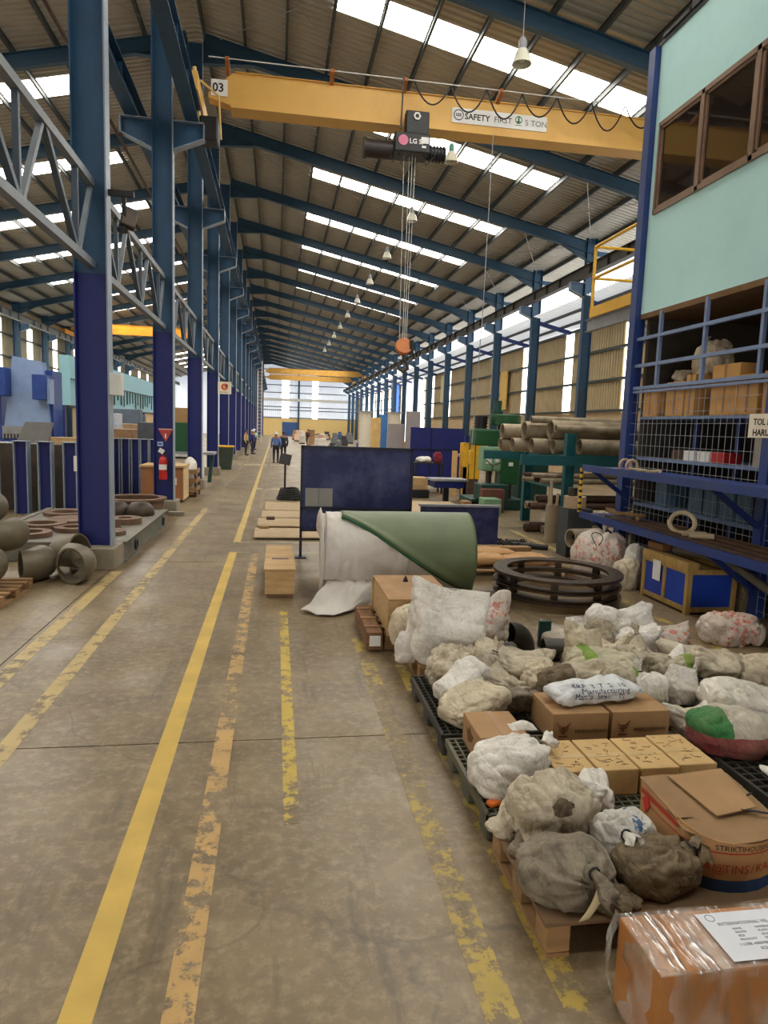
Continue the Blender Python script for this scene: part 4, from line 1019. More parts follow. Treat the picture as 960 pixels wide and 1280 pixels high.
S('curled_sack','curled beige sack end standing up in the middle of the heap',1.97,4.72,PCZ,.3,.2,.26,'beige',20,'lump',40,None,.2,1.3)
S('brown_sack','rounded brown sack just behind the left stamped carton',2.06,4.55,PCZ,.28,.24,.27,'brown',21,'lump',0,None,.13,1.4)
S('standing_sack','tall narrow pale sack standing upright in the heap',2.52,5.1,PCZ,.3,.22,.45,'beige',22,'peak',10,None,.15,1.3,(-.05,0))
S('open_sack','white and red bag fallen open behind the pipe elbows',2.8,6.25,0,.37,.24,.26,'redband',23,'peak',-15,None,.1,1.3,(.1,.1))
S('peaked_sack','white pointed bag right of the white and red bag',3.12,6.4,0,.3,.2,.27,'white',24,'peak',8,None,.12,1.2,(-.1,0))
S('round_sack','round white sack with green mark at the back of the heap',3.33,6.3,.0,.36,.28,.4,'white',25,'lump',0,None,.12,1.4)
S('peaked_sack','white upright sack, rearmost and rightmost at the back of the heap',3.56,6.14,.0,.36,.28,.48,'white',26,'peak',-5,None,.13,1.4,(.03,0))
S('peaked_sack','grey-white sack with dark red mark below the round white sack',3.08,5.95,.0,.3,.22,.38,'dirty',27,'peak',0,None,.16,1.3)
S('slumped_sack','white sack slumped below the rearmost upright sack',3.44,5.85,.0,.36,.26,.34,'white',28,'lump',0,None,.17,1.4)
S('slumped_sack','beige open sack in the centre right of the heap',3.06,5.55,.0,.36,.26,.32,'beige',29,'lump',20,None,.2,1.4)
S('peaked_sack','white sack with red print, furthest right beside the floor',3.84,6.02,0,.46,.3,.32,'red',30,'peak',-10,None,.1,1.4,(-.06,0))
S('green_striped_sack','cream sack with a green stripe lying in the centre of the heap',2.6,4.9,PCZ,.58,.36,.27,'green',31,'pillow',-28,None,.12,1.8,(.15,.15))
S('limp_sack','grey sack tucked behind the blue printed sack',2.28,4.72,PCZ,.4,.24,.24,'dirty',32,'lump',10,None,.2,1.3)
ps = S('printed_sack','pale blue printed sack lying on the two stamped cartons, tied with cord',2.14,4.09,.346,.68,.24,.14,'print',33,'pillow',6,None,.13,2.0)
for it_ in [('SRF',.062,.0,.435),('1-T',.062,.14,.435),('S',.062,.26,.435),('10',.062,.33,.435),('Manufacturing',.062,.05,.385),('Manila',.05,.0,.352),('Sewn',.05,.16,.352),('M',.05,.32,.352)]: project(ps, (1.93,3.97,0), (1,.06,0), (0,.12,1), [it_], (0,.75,-.65), M('print_blue_ink',(62,72,92),.8), ps, .003, 'print')
MB().tube([(1.99+.02*math.sin(a*2),4.08-.14*math.cos(a),.42+.085*math.sin(a)) for a in [i*.5-.8 for i in range(12)]], .006, 6).build('cord', INK, ps)
S('dirty_sack','dirty open-mouthed sack with wrinkled sides at the right of the heap',3.72,5.15,0,.56,.38,.32,'dirty',34,'lump',-5,None,.17,1.8)
S('dirty_sack','dirty brown sack with pointed ears at the right edge of the photo',4.06,5.05,0,.36,.28,.32,'beige',35,'lump',0,None,.2,1.5)
S('plastic_bundle','large pink-streaked plastic bundle below the cage at the right edge',4.72,6.25,0,.66,.4,.33,'pinkr',36,'lump',-12,None,.2,1.8)
S('crumpled_sack','crumpled beige sack top between the green striped and upright sacks',2.95,5.05,PCZ,.34,.24,.3,'dirty',37,'lump',0,(90,60,.1,.05,0),.22,1.4)
S('crumpled_sack','greenish crumpled sack behind the pale tied sacks',3.2,4.9,.1,.34,.26,.28,'greenb',38,'lump',-20,None,.22,1.4)
S('standing_sack','pale sack with a green side stripe behind the right stamped carton',2.52,4.5,PCZ,.28,.22,.3,'greenb',39,'lump',0,None,.1,1.3)
S('tied_sack','small white printed sack with gathered neck right of the blue printed sack',2.72,4.42,PCZ,.28,.22,.26,'white',40,'lump',0,(90,75,.1,.05,.1),.12,1.5)
S('peaked_sack','small grey-white sack with a pointed flap, right of the gathered one',3.0,4.46,PCZ,.26,.2,.3,'white',41,'peak',10,None,.08,1.4,(.05,0))
S('slumped_sack','grey patched sack at the right behind the pointed flap sack',3.34,5.05,.0,.32,.26,.34,'white',42,'lump',0,None,.15,1.3)
S('clear_bag','large translucent whitish bag at the right edge above the red and green sack',3.3,4.12,.1,.62,.36,.32,'clear',43,'pillow',-20,None,.12,1.8,(.25,.15))
S('clear_bag','limp translucent bag in front of the larger translucent one',2.92,4.06,.1,.44,.26,.26,'clear',44,'lump',25,None,.18,1.5)
S('green_red_bag','bag with green and red print lying beside the pale cartons',2.86,3.70,.151,.5,.34,.28,'grered',45,'lump',-8,None,.1,1.6)
S('limp_sack','ragged cream sack end just right of the stamped cartons',2.74,4.14,PCZ,.3,.22,.14,'beige',46,'lump',20,None,.22,1.3)
S('crumpled_paper','crumpled white and blue paper bag between the heap and the translucent bags',3.12,4.46,.1,.26,.2,.14,'blue',47,'lump',0,None,.25,1.2)
S('crumpled_paper','crumpled white wrapping at the right edge on the black pallet',2.95,3.2,.151,.26,.2,.12,'white',48,'lump',15,None,.22,1.2)
S('big_cage_sack','big white tied sack with red marks left of the blue crate under the shelf',4.78,9.3,0,.76,.6,.72,'red',49,'lump',0,(40,70,.14,.07,.3),.09,1.8)
S('cage_sack','smaller creased cream sack leaning against the blue crate',4.86,8.66,0,.38,.3,.42,'beige',50,'lump',0,None,.16,1.4)
S('cage_sack','small cream sack standing behind the blue crate corner',5.05,8.75,0,.3,.3,.62,'white',51,'lump',0,None,.14,1.3)
S('tarp_bundle','greenish cream bundle on the cartons behind the upper cage rails',6.12,9.05,3.0,.36,.62,.5,'beige',95,'lump',0,(90,70,.15,.06,.4),.16,1.4)
S('tarp_bundle','small cream bundle left of the larger one on the cage cartons',6.1,9.6,2.93,.34,.34,.2,'dirty',96,'lump',0,None,.16,1.2)
def patch(o, c, r, direc, mat, name, seed, k=1.0):   # ragged opening lying on the cloth
    c, direc = Vector(c), Vector(direc).normalized(); u = direc.cross(Vector((0,0,1))).normalized(); v = u.cross(direc); rg = random.Random(seed)
    rl = root_loc(o); tree = BVHTree.FromPolygons([x.co+rl for x in o.data.vertices], [tuple(p.vertices) for p in o.data.polygons])
    ring = []; n = 18
    for j, q in enumerate((.02,.5,.85,1.0)):
        for i in range(n):
            a = 2*PI*i/n; rr_ = r*q*(1+.22*math.sin(2*a+seed)+.12*math.sin(5*a+seed))
            p = c+u*math.cos(a)*rr_*k+v*math.sin(a)*rr_; hit = tree.ray_cast(p-direc*1, direc)[0] or p
            ring.append(hit-direc*(.004 if q < 1 else .001)-rl)
    f = [(j*n+i, j*n+(i+1)%n, (j+1)*n+(i+1)%n, (j+1)*n+i) for j in range(3) for i in range(n)]
    mb = MB().add(ring, f); q = mb.build(name, mat, o, smooth='full'); return q
DARKIN = M('sack_inside',(84,70,54),.9,var=.4,scale=30,dirt=(140,122,96),dirt_amt=.7,dscale=24)
patch(ts, (1.35,2.80,.375), .036, (.45,.8,-.4), DARKIN, 'torn_hole', 5, 1.5)
# ================================================================ MIDDLE OF THE RIGHT SIDE
t = thing('wooden_case', 'large plywood case standing on a wooden pallet beside the plastic-wrapped roll', 'case', (1.38,6.7,.16))
MB().box(1.07,1.70,6.12,7.15,.161,.5).build('body', PLY, t, bevel=.006)
MB().box(1.06,1.71,6.11,7.16,.5,.515).build('lid', M('case_lid',(172,134,94),.8,var=.14,dirt=(130,100,70)), t)
for y in (6.11,7.13): MB().box(1.055,1.07,y,y+.04,.16,.5).build('batten', PLY, t)
MB().lathe([(.03,.515),(.025,.53),(.012,.56),(.001,.58)], (1.36,6.85,0), 8).build('lifting_eye', BLK, t)
t = thing('plank_box', 'long low plank box with a white label, against the pallet of the wooden case', 'box', (.945,6.6,0))
MB().box(.87,1.02,6.13,7.12,.03,.19).build('body', M('old_plank',(124,88,58),.85,var=.3,dirt=(70,52,36),stretch=(8,1,8)), t, bevel=.005)
for y in (6.3,6.6,6.95): MB().box(.866,1.024,y,y+.05,.19,.2).build('lid_cleat', WOOD, t)
for y in (6.2,6.95): MB().box(.87,1.02,y,y+.09,0,.03).build('runner', WOOD, t)
MB().box(.895,1.0,6.125,6.13,.06,.16).build('label', WHT, t)
for i, (y0, y1, z1, lb) in enumerate(((8.18,8.72,.36,'nearest of three wooden boxes in line on the aisle edge'),(8.76,9.38,.33,'middle of three wooden boxes in line, with a purple smear on its lid'),(9.42,10.2,.30,'farthest of three wooden boxes in line on the aisle edge'))):
    t = thing('wooden_box', lb, 'box', (.07,(y0+y1)/2,0), 0, 'three wooden boxes in line')
    MB().box(-.11,.25,y0,y1,.05,z1-.02).build('body', PLY, t, bevel=.004)
    MB().box(-.12,.26,y0-.01,y0+(y1-y0)*.48,z1-.02,z1).box(-.12,.26,y0+(y1-y0)*.5,y1+.01,z1-.02,z1).build('lid_boards', PLY, t)
    for y in (y0+.05,y1-.12): MB().box(-.09,.23,y,y+.07,0,.05).build('runner', WOOD, t)
    if i == 1: MB().obox((.08,9.0,z1+.001),.22,.09,.002).build('purple_smear', M('purple_smear',(120,96,104),.9), t)
# welding screen
t = thing('welding_screen', 'big scuffed navy blue steel screen on foot posts facing the aisle', 'screen', (1.3,10.77,0))
SCR = M('screen_navy',(20,30,86),.5,var=.18,scale=1.6,dirt=(92,98,132),dirt_amt=.6,dscale=1.8)
MB().box(.42,2.16,10.76,10.775,.45,1.77).build('panel', SCR, t)
fr = MB()
for z in (.45,.80,1.77): fr.box(.40,2.18,10.74,10.79,z-.02,z+.02)
for x in (.41,2.17): fr.box(x-.02,x+.02,10.74,10.79,.0 if x < 1 else .02,1.79)
fr.build('frame', M('screen_frame',(16,22,48),.5), t)
MB().box(.47,.68,10.752,10.758,.83,1.12).box(.685,.9,10.752,10.758,.83,1.12).build('paper_sheets', M('grey_card',(150,150,146),.8,var=.05), t)
for x in (.41,2.17): MB().box(x-.09,x+.09,10.68,10.86,0,.02).build('foot_plate', M('screen_frame',(16,22,48),.5), t)
# plastic-wrapped roll with green sheet
t = thing('wrapped_roll', 'great roll of green sheet half covered with white plastic, lying across the floor', 'roll', (1.4,8.3,0))
PLS = M('white_plastic',(208,202,194),.45,var=.06,scale=3,dirt=(180,166,146),dirt_amt=.35,bump=.5,bscale=5)
GSH = M('green_sheet',(104,118,84),.5,var=.08,scale=2,dirt=(128,136,104),dirt_amt=.4)
GIN = M('green_sheet_edge',(30,84,50),.5)
rc, yc, zc = .53, 8.3, .535
def rollpt(x, a, r): return Vector((x, yc+math.cos(a)*r, zc+math.sin(a)*r))
rp = lambda u, v: rollpt(.58+1.78*u, 2*PI*v, .50+.012*N3((u*3,math.cos(6.28*v),math.sin(6.28*v)),2.2,5))
mb = MB().grid(rp, 40, 72, False, True)
mb.add([rollpt(.585, 2*PI*k/32, .49) for k in range(32)], [tuple(range(32))]).add([rollpt(2.355, 2*PI*k/32, .49) for k in range(32)], [tuple(range(32))])
mb.build('plastic_wrapped_core', PLS, t, smooth=True)
def green(u, v):
    x = .80+1.60*u
    a0 = R(-60); a1 = R(112) + R(112)*min(1, max(0,(u-.02)/.93))**.9
    return rollpt(x+.02*math.sin(3*v), a0+(a1-a0)*v, .528+.008*N3((u*2,v*2,0),1.5,3)+.02*(v > .97))
MB().grid(green, 40, 48).build('green_sheet', GSH, t, smooth='full', solid=.012)
def gedge(u): 
    a1 = R(112)+R(112)*min(1, max(0,(u-.02)/.93))**.9
    return rollpt(.80+1.60*u, a1+.02, .53)
MB().tube([gedge(i/24) for i in range(25)], .022, 8).build('sheet_edge', GIN, t, smooth=True)
# plastic drape: falls from the left end and the front down to the floor
def drape(u, v):
    a = R(80)+R(130)*min(v*1.35, 1); p = rollpt(.62+.95*u-.07*(1-u)*v, a, .515)
    if v > .74:
        k = (v-.74)/.26; q = rollpt(.62+.95*u, R(210), .515)
        fx = .30+1.05*u; fy = 7.72-.45*math.sin(PI*min(1,u*1.15+.15))*(1-.35*u)
        p = q.lerp(Vector((fx, fy, .02+.08*max(0,math.sin(9*u))*(k))), k)
        p.z = max(.012, q.z*(1-k)**1.6+.02+.06*abs(N3((u*3,k,0),2,3)))
    n_ = .03*N3((u*2.5,v*2.5,0),1.6,11)-.018*fold((u*4.5,v*1.2,0),1.3,12)+.012*N3((u*3,v*3,0),6,2)
    return p+Vector((0,-n_,n_*.4*(v < .74)))
MB().grid(drape, 44, 56).build('plastic_drape', PLS, t, smooth='full', solid=.006)
def lend(u, v):
    a = R(30)+R(205)*u; r = .30+.27*v
    p = rollpt(.60-.10*v*(1-v)*2-.03*v+.02*N3((u*4,v,0),2,5), a, r); p.z = max(.015, p.z); return p
MB().grid(lend, 40, 10).build('plastic_end', PLS, t, smooth='full', solid=.006)
# planks and sheets on the floor along the aisle
for i, (x0,x1,y0,y1,z,h,lb) in enumerate(((-.38,.95,12.45,13.6,0,.05,'plywood sheet on low bearers, nearest of the stack of sheets by the aisle'),(-.35,1.3,13.75,14.9,0,.07,'pale plywood sheet, second of the sheets laid by the aisle'),(-.3,1.4,15.1,16.3,0,.06,'pale plywood sheet, third of the sheets laid by the aisle'),(-.25,1.5,16.5,18.2,0,.05,'greyish sheet, farthest of the sheets laid by the aisle'))):
    t = thing('floor_sheet', lb, 'sheet', ((x0+x1)/2,(y0+y1)/2,0), 0, 'sheets laid by the aisle')
    MB().box(x0,x1,y0,y1,z+h-.02,z+h).build('sheet', M('sheet_ply',(176,152,118),.8,var=.1,jitter=.12), t)
    for y in (y0+.08,y1-.12): MB().box(x0+.05,x1-.05,y-.04,y+.04,0,h-.02).build('bearer', BLK if i == 0 else WOODY, t)
simple('wood_offcut','small square wood offcut lying before the plywood sheets','offcut',-.30,-.12,13.45,13.66,.0,.10,WOOD)
simple('wood_offcut','brown wood offcut lying on the second plywood sheet','offcut',-.18,.0,14.6,14.75,.071,.13,RUST)
t = thing('cable_coil','black coil of cable in a low heap under the small stand','coil',(.45,19.4,0))
for k in range(6): MB().tube([(.4+(.34-.02*k)*math.cos(a),19.4+(.45-.02*k)*math.sin(a),.04+.05*k+.01*math.sin(3*a+k)) for a in [i*.4 for i in range(17)]], .035, 6).build('loop', RUB, t)
simple('dark_tray','dark low tray of scrap beside the cable coil','tray',.55,1.2,19.2,20.2,0,.16,BLK)
t = thing('display_stand','small dark tablet display on a thin post by the aisle','stand',(.28,20.5,0))
MB().box(.13,.43,20.35,20.65,0,.03).build('base', BLK, t); MB().tube([(.28,20.5,.03),(.28,20.5,.95)], .03, 8).build('post', BLK, t)
MB().obox((.28,20.47,1.08),.34,.03,.34,(R(-20),R(12),0)).build('display', BLK, t, bevel=.01)
# ring stack
t = thing('ring_stack','stack of dark steel flange rings held apart by spacer blocks','rings',(3.62,8.1,0))
RNG = M('ring_steel',(74,62,52),.35,.55,var=.25,scale=5,dirt=(110,84,60),dirt_amt=.5)
cx_, cy_ = 3.58, 8.1
MB().ring((cx_,cy_,0), .74,.60,.0,.08, 56).build('base_ring', M('base_ring',(150,128,96),.7), t)
for z0, z1, ro in ((.085,.12,.80),(.125,.15,.76),(.22,.245,.80),(.25,.27,.76),(.35,.385,.81)):
    MB().ring((cx_,cy_,0), ro, .63, z0, z1, 64).build('ring', RNG, t)
for z0, z1 in ((.15,.22),(.27,.35)):
    for k in range(8):
        a = k*PI/4+.35; MB().obox((cx_+.7*math.cos(a),cy_+.7*math.sin(a),(z0+z1)/2),.05,.09,z1-z0,(0,0,a)).build('spacer', RNG, t)
bh = MB()
for k in range(36):
    a = k*PI/18; bh.lathe([(.001,.386),(.016,.386),(.016,.3865)], (cx_+.72*math.cos(a),cy_+.72*math.sin(a),0), 8)
bh.build('bolt_holes', BLK, t)
wood_pallet('flat dark pallet poking out left of the ring stack', 2.0, 2.75, 7.45, 8.1, .1, M('dark_board',(84,70,56),.8))
# pallet with paper sacks behind the rings
wood_pallet('wooden pallet with brown paper sacks behind the ring stack', 2.6, 4.3, 9.1, 10.6, .15, None)
PAP = SK['beige']
for i, (x, y, w_, lb) in enumerate(((3.0,9.55,.7,'flat brown paper sack, left one on the pallet behind the rings'),(3.7,9.5,.75,'flat brown paper sack, right front one on the pallet behind the rings'),(3.35,10.05,.7,'flat brown paper sack, rear one on the pallet behind the rings'))):
    o = S('paper_sack', lb, x, y, .151, w_, .45, .17, 'beige', 60+i, 'pillow', 8*i-6, None, .06)
    o.data.materials[0] = M('kraft_paper',(190,146,98),.8,var=.1,bump=.3,bscale=12)
simple('timber_beam','long timber beam on bearers behind the pallet of paper sacks','beam',2.6,4.35,10.95,11.15,.0,.16,WOOD)
# blue low screen
t = thing('blue_barrier','low blue steel barrier panel with pale scratched top edge','barrier',(3.4,12.2,0))
MB().box(2.65,4.15,12.17,12.2,0,.72).build('panel', SCR, t); MB().box(2.62,4.18,12.12,12.24,.70,.74).build('top_edge', GREYS, t)
for x in (2.7,4.1): MB().box(x-.04,x+.04,12.2,12.7,0,.05).build('foot', NAVY, t)
simple('plywood_sheet','large pale plywood sheet on the floor behind the blue barrier','sheet',3.4,5.0,15.0,19,0,.06,M('sheet_ply',(176,152,118),.8,var=.1,jitter=.12))
for i,(x,y,lb) in enumerate(((4.9,16.6,'lower wood block beside the plywood sheet'),(5.0,17.6,'upper wood block behind the plywood sheet'))): simple('wood_block',lb,'block',x,x+.35,y,y+.4,.0,.22,WOOD)
t = thing('work_table','small blue-topped pedestal table behind the low barrier','table',(5.0,19.6,0))
MB().box(4.5,5.6,19.3,20.1,.62,.68).build('top', GREYS, t); MB().box(4.6,5.5,19.34,20.0,.42,.62).build('apron', NAVY, t); MB().box(4.95,5.1,19.6,19.75,0,.42).build('pedestal', BLK, t)
simple('wooden_crate','small pale wooden crate left of the blue pedestal table','crate',3.95,4.65,20.5,21.1,.25,.62,PLY); simple('crate_stand','dark stand under the small pale wooden crate','stand',3.9,4.7,20.45,21.15,0,.25,BLK)
t = thing('tall_blue_board','tall navy blue board standing far back beside grey slabs','board',(5.7,24,0))
MB().box(4.75,6.72,24,24.05,.1,2.17).build('panel', NAVY, t); MB().box(4.75,6.72,23.97,24,1.38,1.42).box(5.5,5.53,23.97,24,.1,2.17).build('rib', M('screen_frame',(16,22,48),.5), t); MB().box(4.8,4.9,23.8,24.3,0,.1).box(6.5,6.6,23.8,24.3,0,.1).build('foot', BLK, t)
SLAB = M('grey_slab',(156,148,148),.8,var=.06)
simple('grey_slab','tall grey slab standing left of the tall blue board','slab',4.95,5.5,26,26.12,0,2.78,SLAB); simple('grey_slab','shorter grey slab standing left of the tall grey one','slab',4.3,4.93,26.3,26.42,0,2.28,SLAB)
t = thing('welding_bench','black welding bench with rags in front of the tall blue board','bench',(5.0,22.2,0))
MB().box(4.5,5.5,21.9,22.5,.98,1.02).build('top', BLK, t)
for x in (4.55,5.45):
    for y in (21.95,22.45): MB().box(x-.03,x+.03,y-.03,y+.03,0,.98).build('leg', BLK, t)
MB().box(4.55,5.45,21.95,22.45,.3,.33).build('shelf', BLK, t)
S('rag','white rag heap on the welding bench',4.85,22.2,1.021,.5,.35,.2,'white',71,'lump'); 
o = S('rag','dark red bundle at the right end of the welding bench',5.35,22.25,1.021,.28,.3,.36,'white',72,'lump'); o.data.materials[0] = M('dark_red_cloth',(120,34,52),.9)
for i,(x,h,lb) in enumerate(((5.62,1.45,'tall timber post leaning before the tall blue board'),(5.95,.95,'short timber post before the tall blue board'))): simple('timber_post',lb,'timber',x,x+.16,21.3,21.42,0,h,M('pale_timber',(206,168,110),.8))
tag(MB().bar((5.7,21.6,1.2),(7.0,23.2,1.6),.06,.06).build('pipe_length',GREYS,at=(6,22,1.2)),'grey pipe length propped across the tall blue board','pipe')
t = thing('yellow_cabinet','tall yellow machine panel on a rusty base left of the green drill','cabinet',(6.25,21.4,0))
MB().box(5.95,6.55,21.3,21.7,.55,1.72).build('panel', YEL2, t, bevel=.02); MB().box(6.0,6.5,21.3,21.7,0,.55).build('base', RUST, t); MB().box(6.15,6.17,21.28,21.3,.55,1.72).box(6.35,6.37,21.28,21.3,.55,1.72).build('rib', BLK, t); MB().box(6.0,6.25,21.25,21.45,1.74,1.95).build('control_box', NAVY, t)
# radial drill
t = thing('radial_drill','large green radial drilling machine with pale green head','drill',(5.9,18.1,0))
MB().box(5.2,6.7,17.6,18.8,0,.3).build('base_plate', DGRN, t, bevel=.03)
MB().tube([(6.28,18.2,.3),(6.28,18.2,2.34)], .24, 20).build('column', STEEL, t, smooth=True)
MB().lathe([(.40,2.28),(.42,2.3),(.42,2.56),(.40,2.58),(.1,2.58)], (6.25,18.2,0), 24).build('column_cap', GRN, t, smooth=True)
MB().tube([(6.0,18.2,2.58),(6.0,18.2,2.68)],.17,14).tube([(6.0,18.2,2.68),(6.0,18.2,2.95)],.12,14).build('lift_motor', DGRN, t, smooth=True)
MB().box(5.32,6.2,17.9,18.5,1.72,2.18).build('arm', GRN, t, bevel=.06)
MB().tube([(5.55,18.2,2.18),(5.55,18.2,2.52)],.17,16).build('spindle_motor', BLK, t, smooth=True)
for z in (2.22,2.3,2.38,2.46): MB().tube([(5.55,18.2,z),(5.55,18.2,z+.03)],.2,16).build('motor_fin', BLK, t)
MB().box(5.45,5.98,17.55,18.0,1.05,1.7).build('drill_head', LGRN, t, bevel=.05); MB().box(5.55,5.7,17.53,17.55,1.25,1.6).box(5.8,5.9,17.53,17.55,1.3,1.55).build('label_plate', WHT, t)
MB().tube([(5.72,17.8,1.05),(5.72,17.8,.72)],.08,12).build('spindle', STEEL, t, smooth=True)
for k in range(3): MB().tube([(5.72,17.5,1.2),(5.72+.25*math.cos(k*2.1+.4),17.45,1.2+.25*math.sin(k*2.1+.4))],.015,6).build('feed_lever', STEEL, t)
MB().box(5.98,6.5,17.6,17.9,.7,1.55).build('gear_box', GRN, t, bevel=.03); MB().box(6.2,6.32,17.58,17.6,1.2,1.3).build('label_plate', WHT, t)
MB().box(5.35,6.1,17.2,17.9,.3,.72).build('work_table', DGRN, t, bevel=.02)
simple('steel_box','pale grey-green steel box at the foot of the green drill','box',5.2,5.65,16.4,16.9,.0,.42,LGRN,.02)
simple('brown_chest','reddish-brown steel chest in front of the drill base','chest',5.3,5.9,16.92,17.17,.0,.62,M('red_brown',(112,66,54),.7))
simple('drill_column','dark green machine body right of the radial drill','machine',6.75,7.6,18.2,19,0,1.6,DGRN,.04)
simple('paper_notice','white notice hung on the dark green machine','notice',6.9,7.05,18.17,18.19,1.15,1.55,WHT,0)
# pipe rack
RK = M('rack_green',(26,92,98),.5,var=.12)
t = thing('pipe_rack','teal green steel pipe rack between the drill and the cage','rack',(7.2,14.2,0))
for x in (5.98, 8.6):
    MB().ibeam((x,13.3,0),(x,13.3,2.12),.2,.14,.015,.012,(1,0,0)).build('upright', RK, t); MB().ibeam((x,15.6,0),(x,15.6,2.12),.2,.14,.015,.012,(1,0,0)).build('upright', RK, t)
    for z in (.45,1.0,1.62): MB().bar((x,13.3,z),(x,15.6,z),.1,.12).build('cross_arm', RK, t)
MB().bar((4.9,13.2,1.56),(9.6,13.2,1.56),.06,.2).build('beam', RK, t); MB().bar((4.9,15.7,1.56),(9.6,15.7,1.56),.06,.2).build('beam', RK, t)
rg = random.Random(11)
big = [(13.95,2.19,.205,5.8),(14.45,2.17,.19,5.4),(13.57,1.85,.165,6.3),(13.86,1.835,.155,5.85),(14.22,1.84,.16,5.5),(14.6,1.835,.155,5.2),(14.9,2.13,.165,5.05),(14.98,1.83,.15,5.05),(14.2,2.40,.075,5.45),(13.66,2.22,.075,5.8)]
nm_ = ['biggest grey steel pipe lying on top of the pipe rack','grey steel pipe on the rack top, just left of the biggest','stout pipe on the front beam of the pipe rack','pipe on the rack beam behind the stout front pipe','third pipe back on the beam of the pipe rack','fourth pipe back on the beam of the pipe rack','large pipe at the rear of the rack top','rearmost pipe on the beam of the pipe rack','thin pipe crowning the pile on the pipe rack','thin pipe in front of the biggest pipe on the rack top']
for (y, z, r, x0), lb in zip(big, nm_):
    tag(MB().pipe((x0,y,z),(x0+4.2,y+.05,z),r,r*.88).build('steel_pipe',PIPE,at=(x0,y,z),smooth=True), lb, 'pipe', 'pipes on the rack')
k = 0
for z, ys_, r in ((1.12,(13.48,13.68,13.9,14.12,14.4),.06),(.59,(13.5,13.72,13.95,14.2),.075),(.09,(13.55,13.8,14.05),.085),(1.23,(13.58,13.79),.05),(.73,(13.6,13.83),.07)):
    for j, y in enumerate(ys_):
        x0 = 5.2+rg.uniform(0,.6)
        tag(MB().pipe((x0,y,z),(x0+3.2,y+rg.uniform(-.04,.04),z+.01),r,r*.8,12).build('steel_bar',RUST if k%3 else PIPE,at=(x0,y,z),smooth=True), f'thin brown rack pipe, {ORD[j]} from the front on the {("upper","middle","floor","top","raised")[(1.12,.59,.09,1.23,.73).index(z)]} level', 'pipe', 'thin pipes in the rack'); k += 1
# cylinders holding rods
for i, (x, y, r, h, lb) in enumerate(((5.32,12.45,.125,.74,'taller grey cylinder holding pipe rods, by the pipe rack'),(5.66,12.3,.165,.52,'shorter wider grey cylinder holding rods, by the pipe rack'))):
    t = thing('rod_holder', lb, 'cylinder', (x,y,0)); MB().pipe((x,y,0),(x,y,h),r,r*.86,22).build('shell', M('pale_cylinder',(150,134,110),.7,var=.12,dirt=(110,94,74)), t, smooth=True)
    for k in range(3 if i == 0 else 4):
        a = k*2.1+i; tag(MB().pipe((x+.05*math.cos(a),y+.05*math.sin(a),.03),(x+(.1+.06*(k==2))*math.cos(a),y+.09*math.sin(a),h+.22+.12*k),.028,.02,10).build('rod',M('pale_rod',(176,160,134),.6),at=(x,y,.03)), f'pale rod standing in the {("taller","shorter")[i]} grey cylinder, {ORD[k]} in height', 'rod', 'rods in the cylinders')
# goods around the shelf ends
t = thing('short_drum','beige short drum on a stub by the shelf ends','drum',(5.15,11.1,.86)); MB().box(4.95,5.4,10.9,11.3,0,.83).build('stub', PURL, t); MB().lathe([(.001,.84),(.19,.84),(.19,1.04),(.001,1.05)],(5.15,11.1,0),22).build('drum', M('beige_drum',(176,152,120),.7), t, smooth=True); MB().lathe([(.001,1.05),(.08,1.05),(.08,1.19),(.001,1.19)],(5.1,11.1,0),16).build('hub', STEEL, t, smooth=True)
tag(MB().pipe((4.95,10.75,.36),(5.9,10.95,.36),.16,.13).build('pipe_stub',PIPE,at=(5.3,10.8,.2),smooth=True),'fat pipe stub lying below the shelf ends','pipe')
tag(MB().tube([(5.0+.17*math.cos(a),10.35,.19+.17*math.sin(a)) for a in [i*.35 for i in range(36)]],.02,6).build('hose_coil',M('hose_grey',(150,132,112),.7),at=(5,10.35,0)),'coil of hose standing on the floor below the shelf ends','coil')
tag(MB().pipe((4.35,11.9,.05),(4.9,11.55,.05),.05,.04,12).build('pipe_offcut',BLK,at=(4.6,11.7,0)),'short black pipe on the floor right of the blue barrier','pipe')
o = MB(); rg = random.Random(9)
for k in range(160): o.obox((4.35+rg.uniform(-.2,.35),12.0+rg.uniform(-.25,.3),.02+rg.uniform(0,.06)),.05,.03,.015,(rg.random()*3,rg.random()*3,rg.random()*3))
tag(o.build('swarf',BLK,at=(4.4,12,0)),'heap of dark metal swarf right of the blue barrier','swarf',None,'stuff')
# blue crate under the shelf
BLU = M('crate_blue',(28,66,170),.45,var=.1); CWD = M('crate_wood',(176,142,80),.8,var=.2,dirt=(130,100,58),stretch=(6,6,1))
t = thing('blue_crate','wood-framed blue panelled crate with a paper note under the lower shelf','crate',(5.2,7.8,0))
MB().box(4.89,5.5,7.29,8.28,.06,.5).build('blue_panels', BLU, t)
fr = MB()
for x, y in ((4.87,7.27),(5.46,7.27),(4.87,8.24),(5.46,8.24)): MB().box(x,x+.06,y,y+.06,0,.54).build('corner_post', CWD, t)
for z in (.03,.49):
    for (a,b,c,d) in ((4.875,4.9,7.3,8.27),(5.49,5.51,7.3,8.27)): MB().box(a,b,c,d,z,z+.06).build('side_rail', CWD, t)
    MB().box(4.9,5.48,7.275,7.3,z,z+.06).build('front_rail', CWD, t)
MB().box(4.872,4.895,7.76,7.81,.05,.5).build('middle_batten', CWD, t)
MB().box(4.86,5.0,7.27,8.3,.54,.63).box(5.36,5.5,7.27,8.3,.54,.60).build('lid_beam', CWD, t); MB().box(5.0,5.36,7.3,8.27,.53,.55).build('lid_board', CWD, t)
MB().box(4.862,4.868,7.86,8.03,.28,.56).build('paper_note', WHT, t)
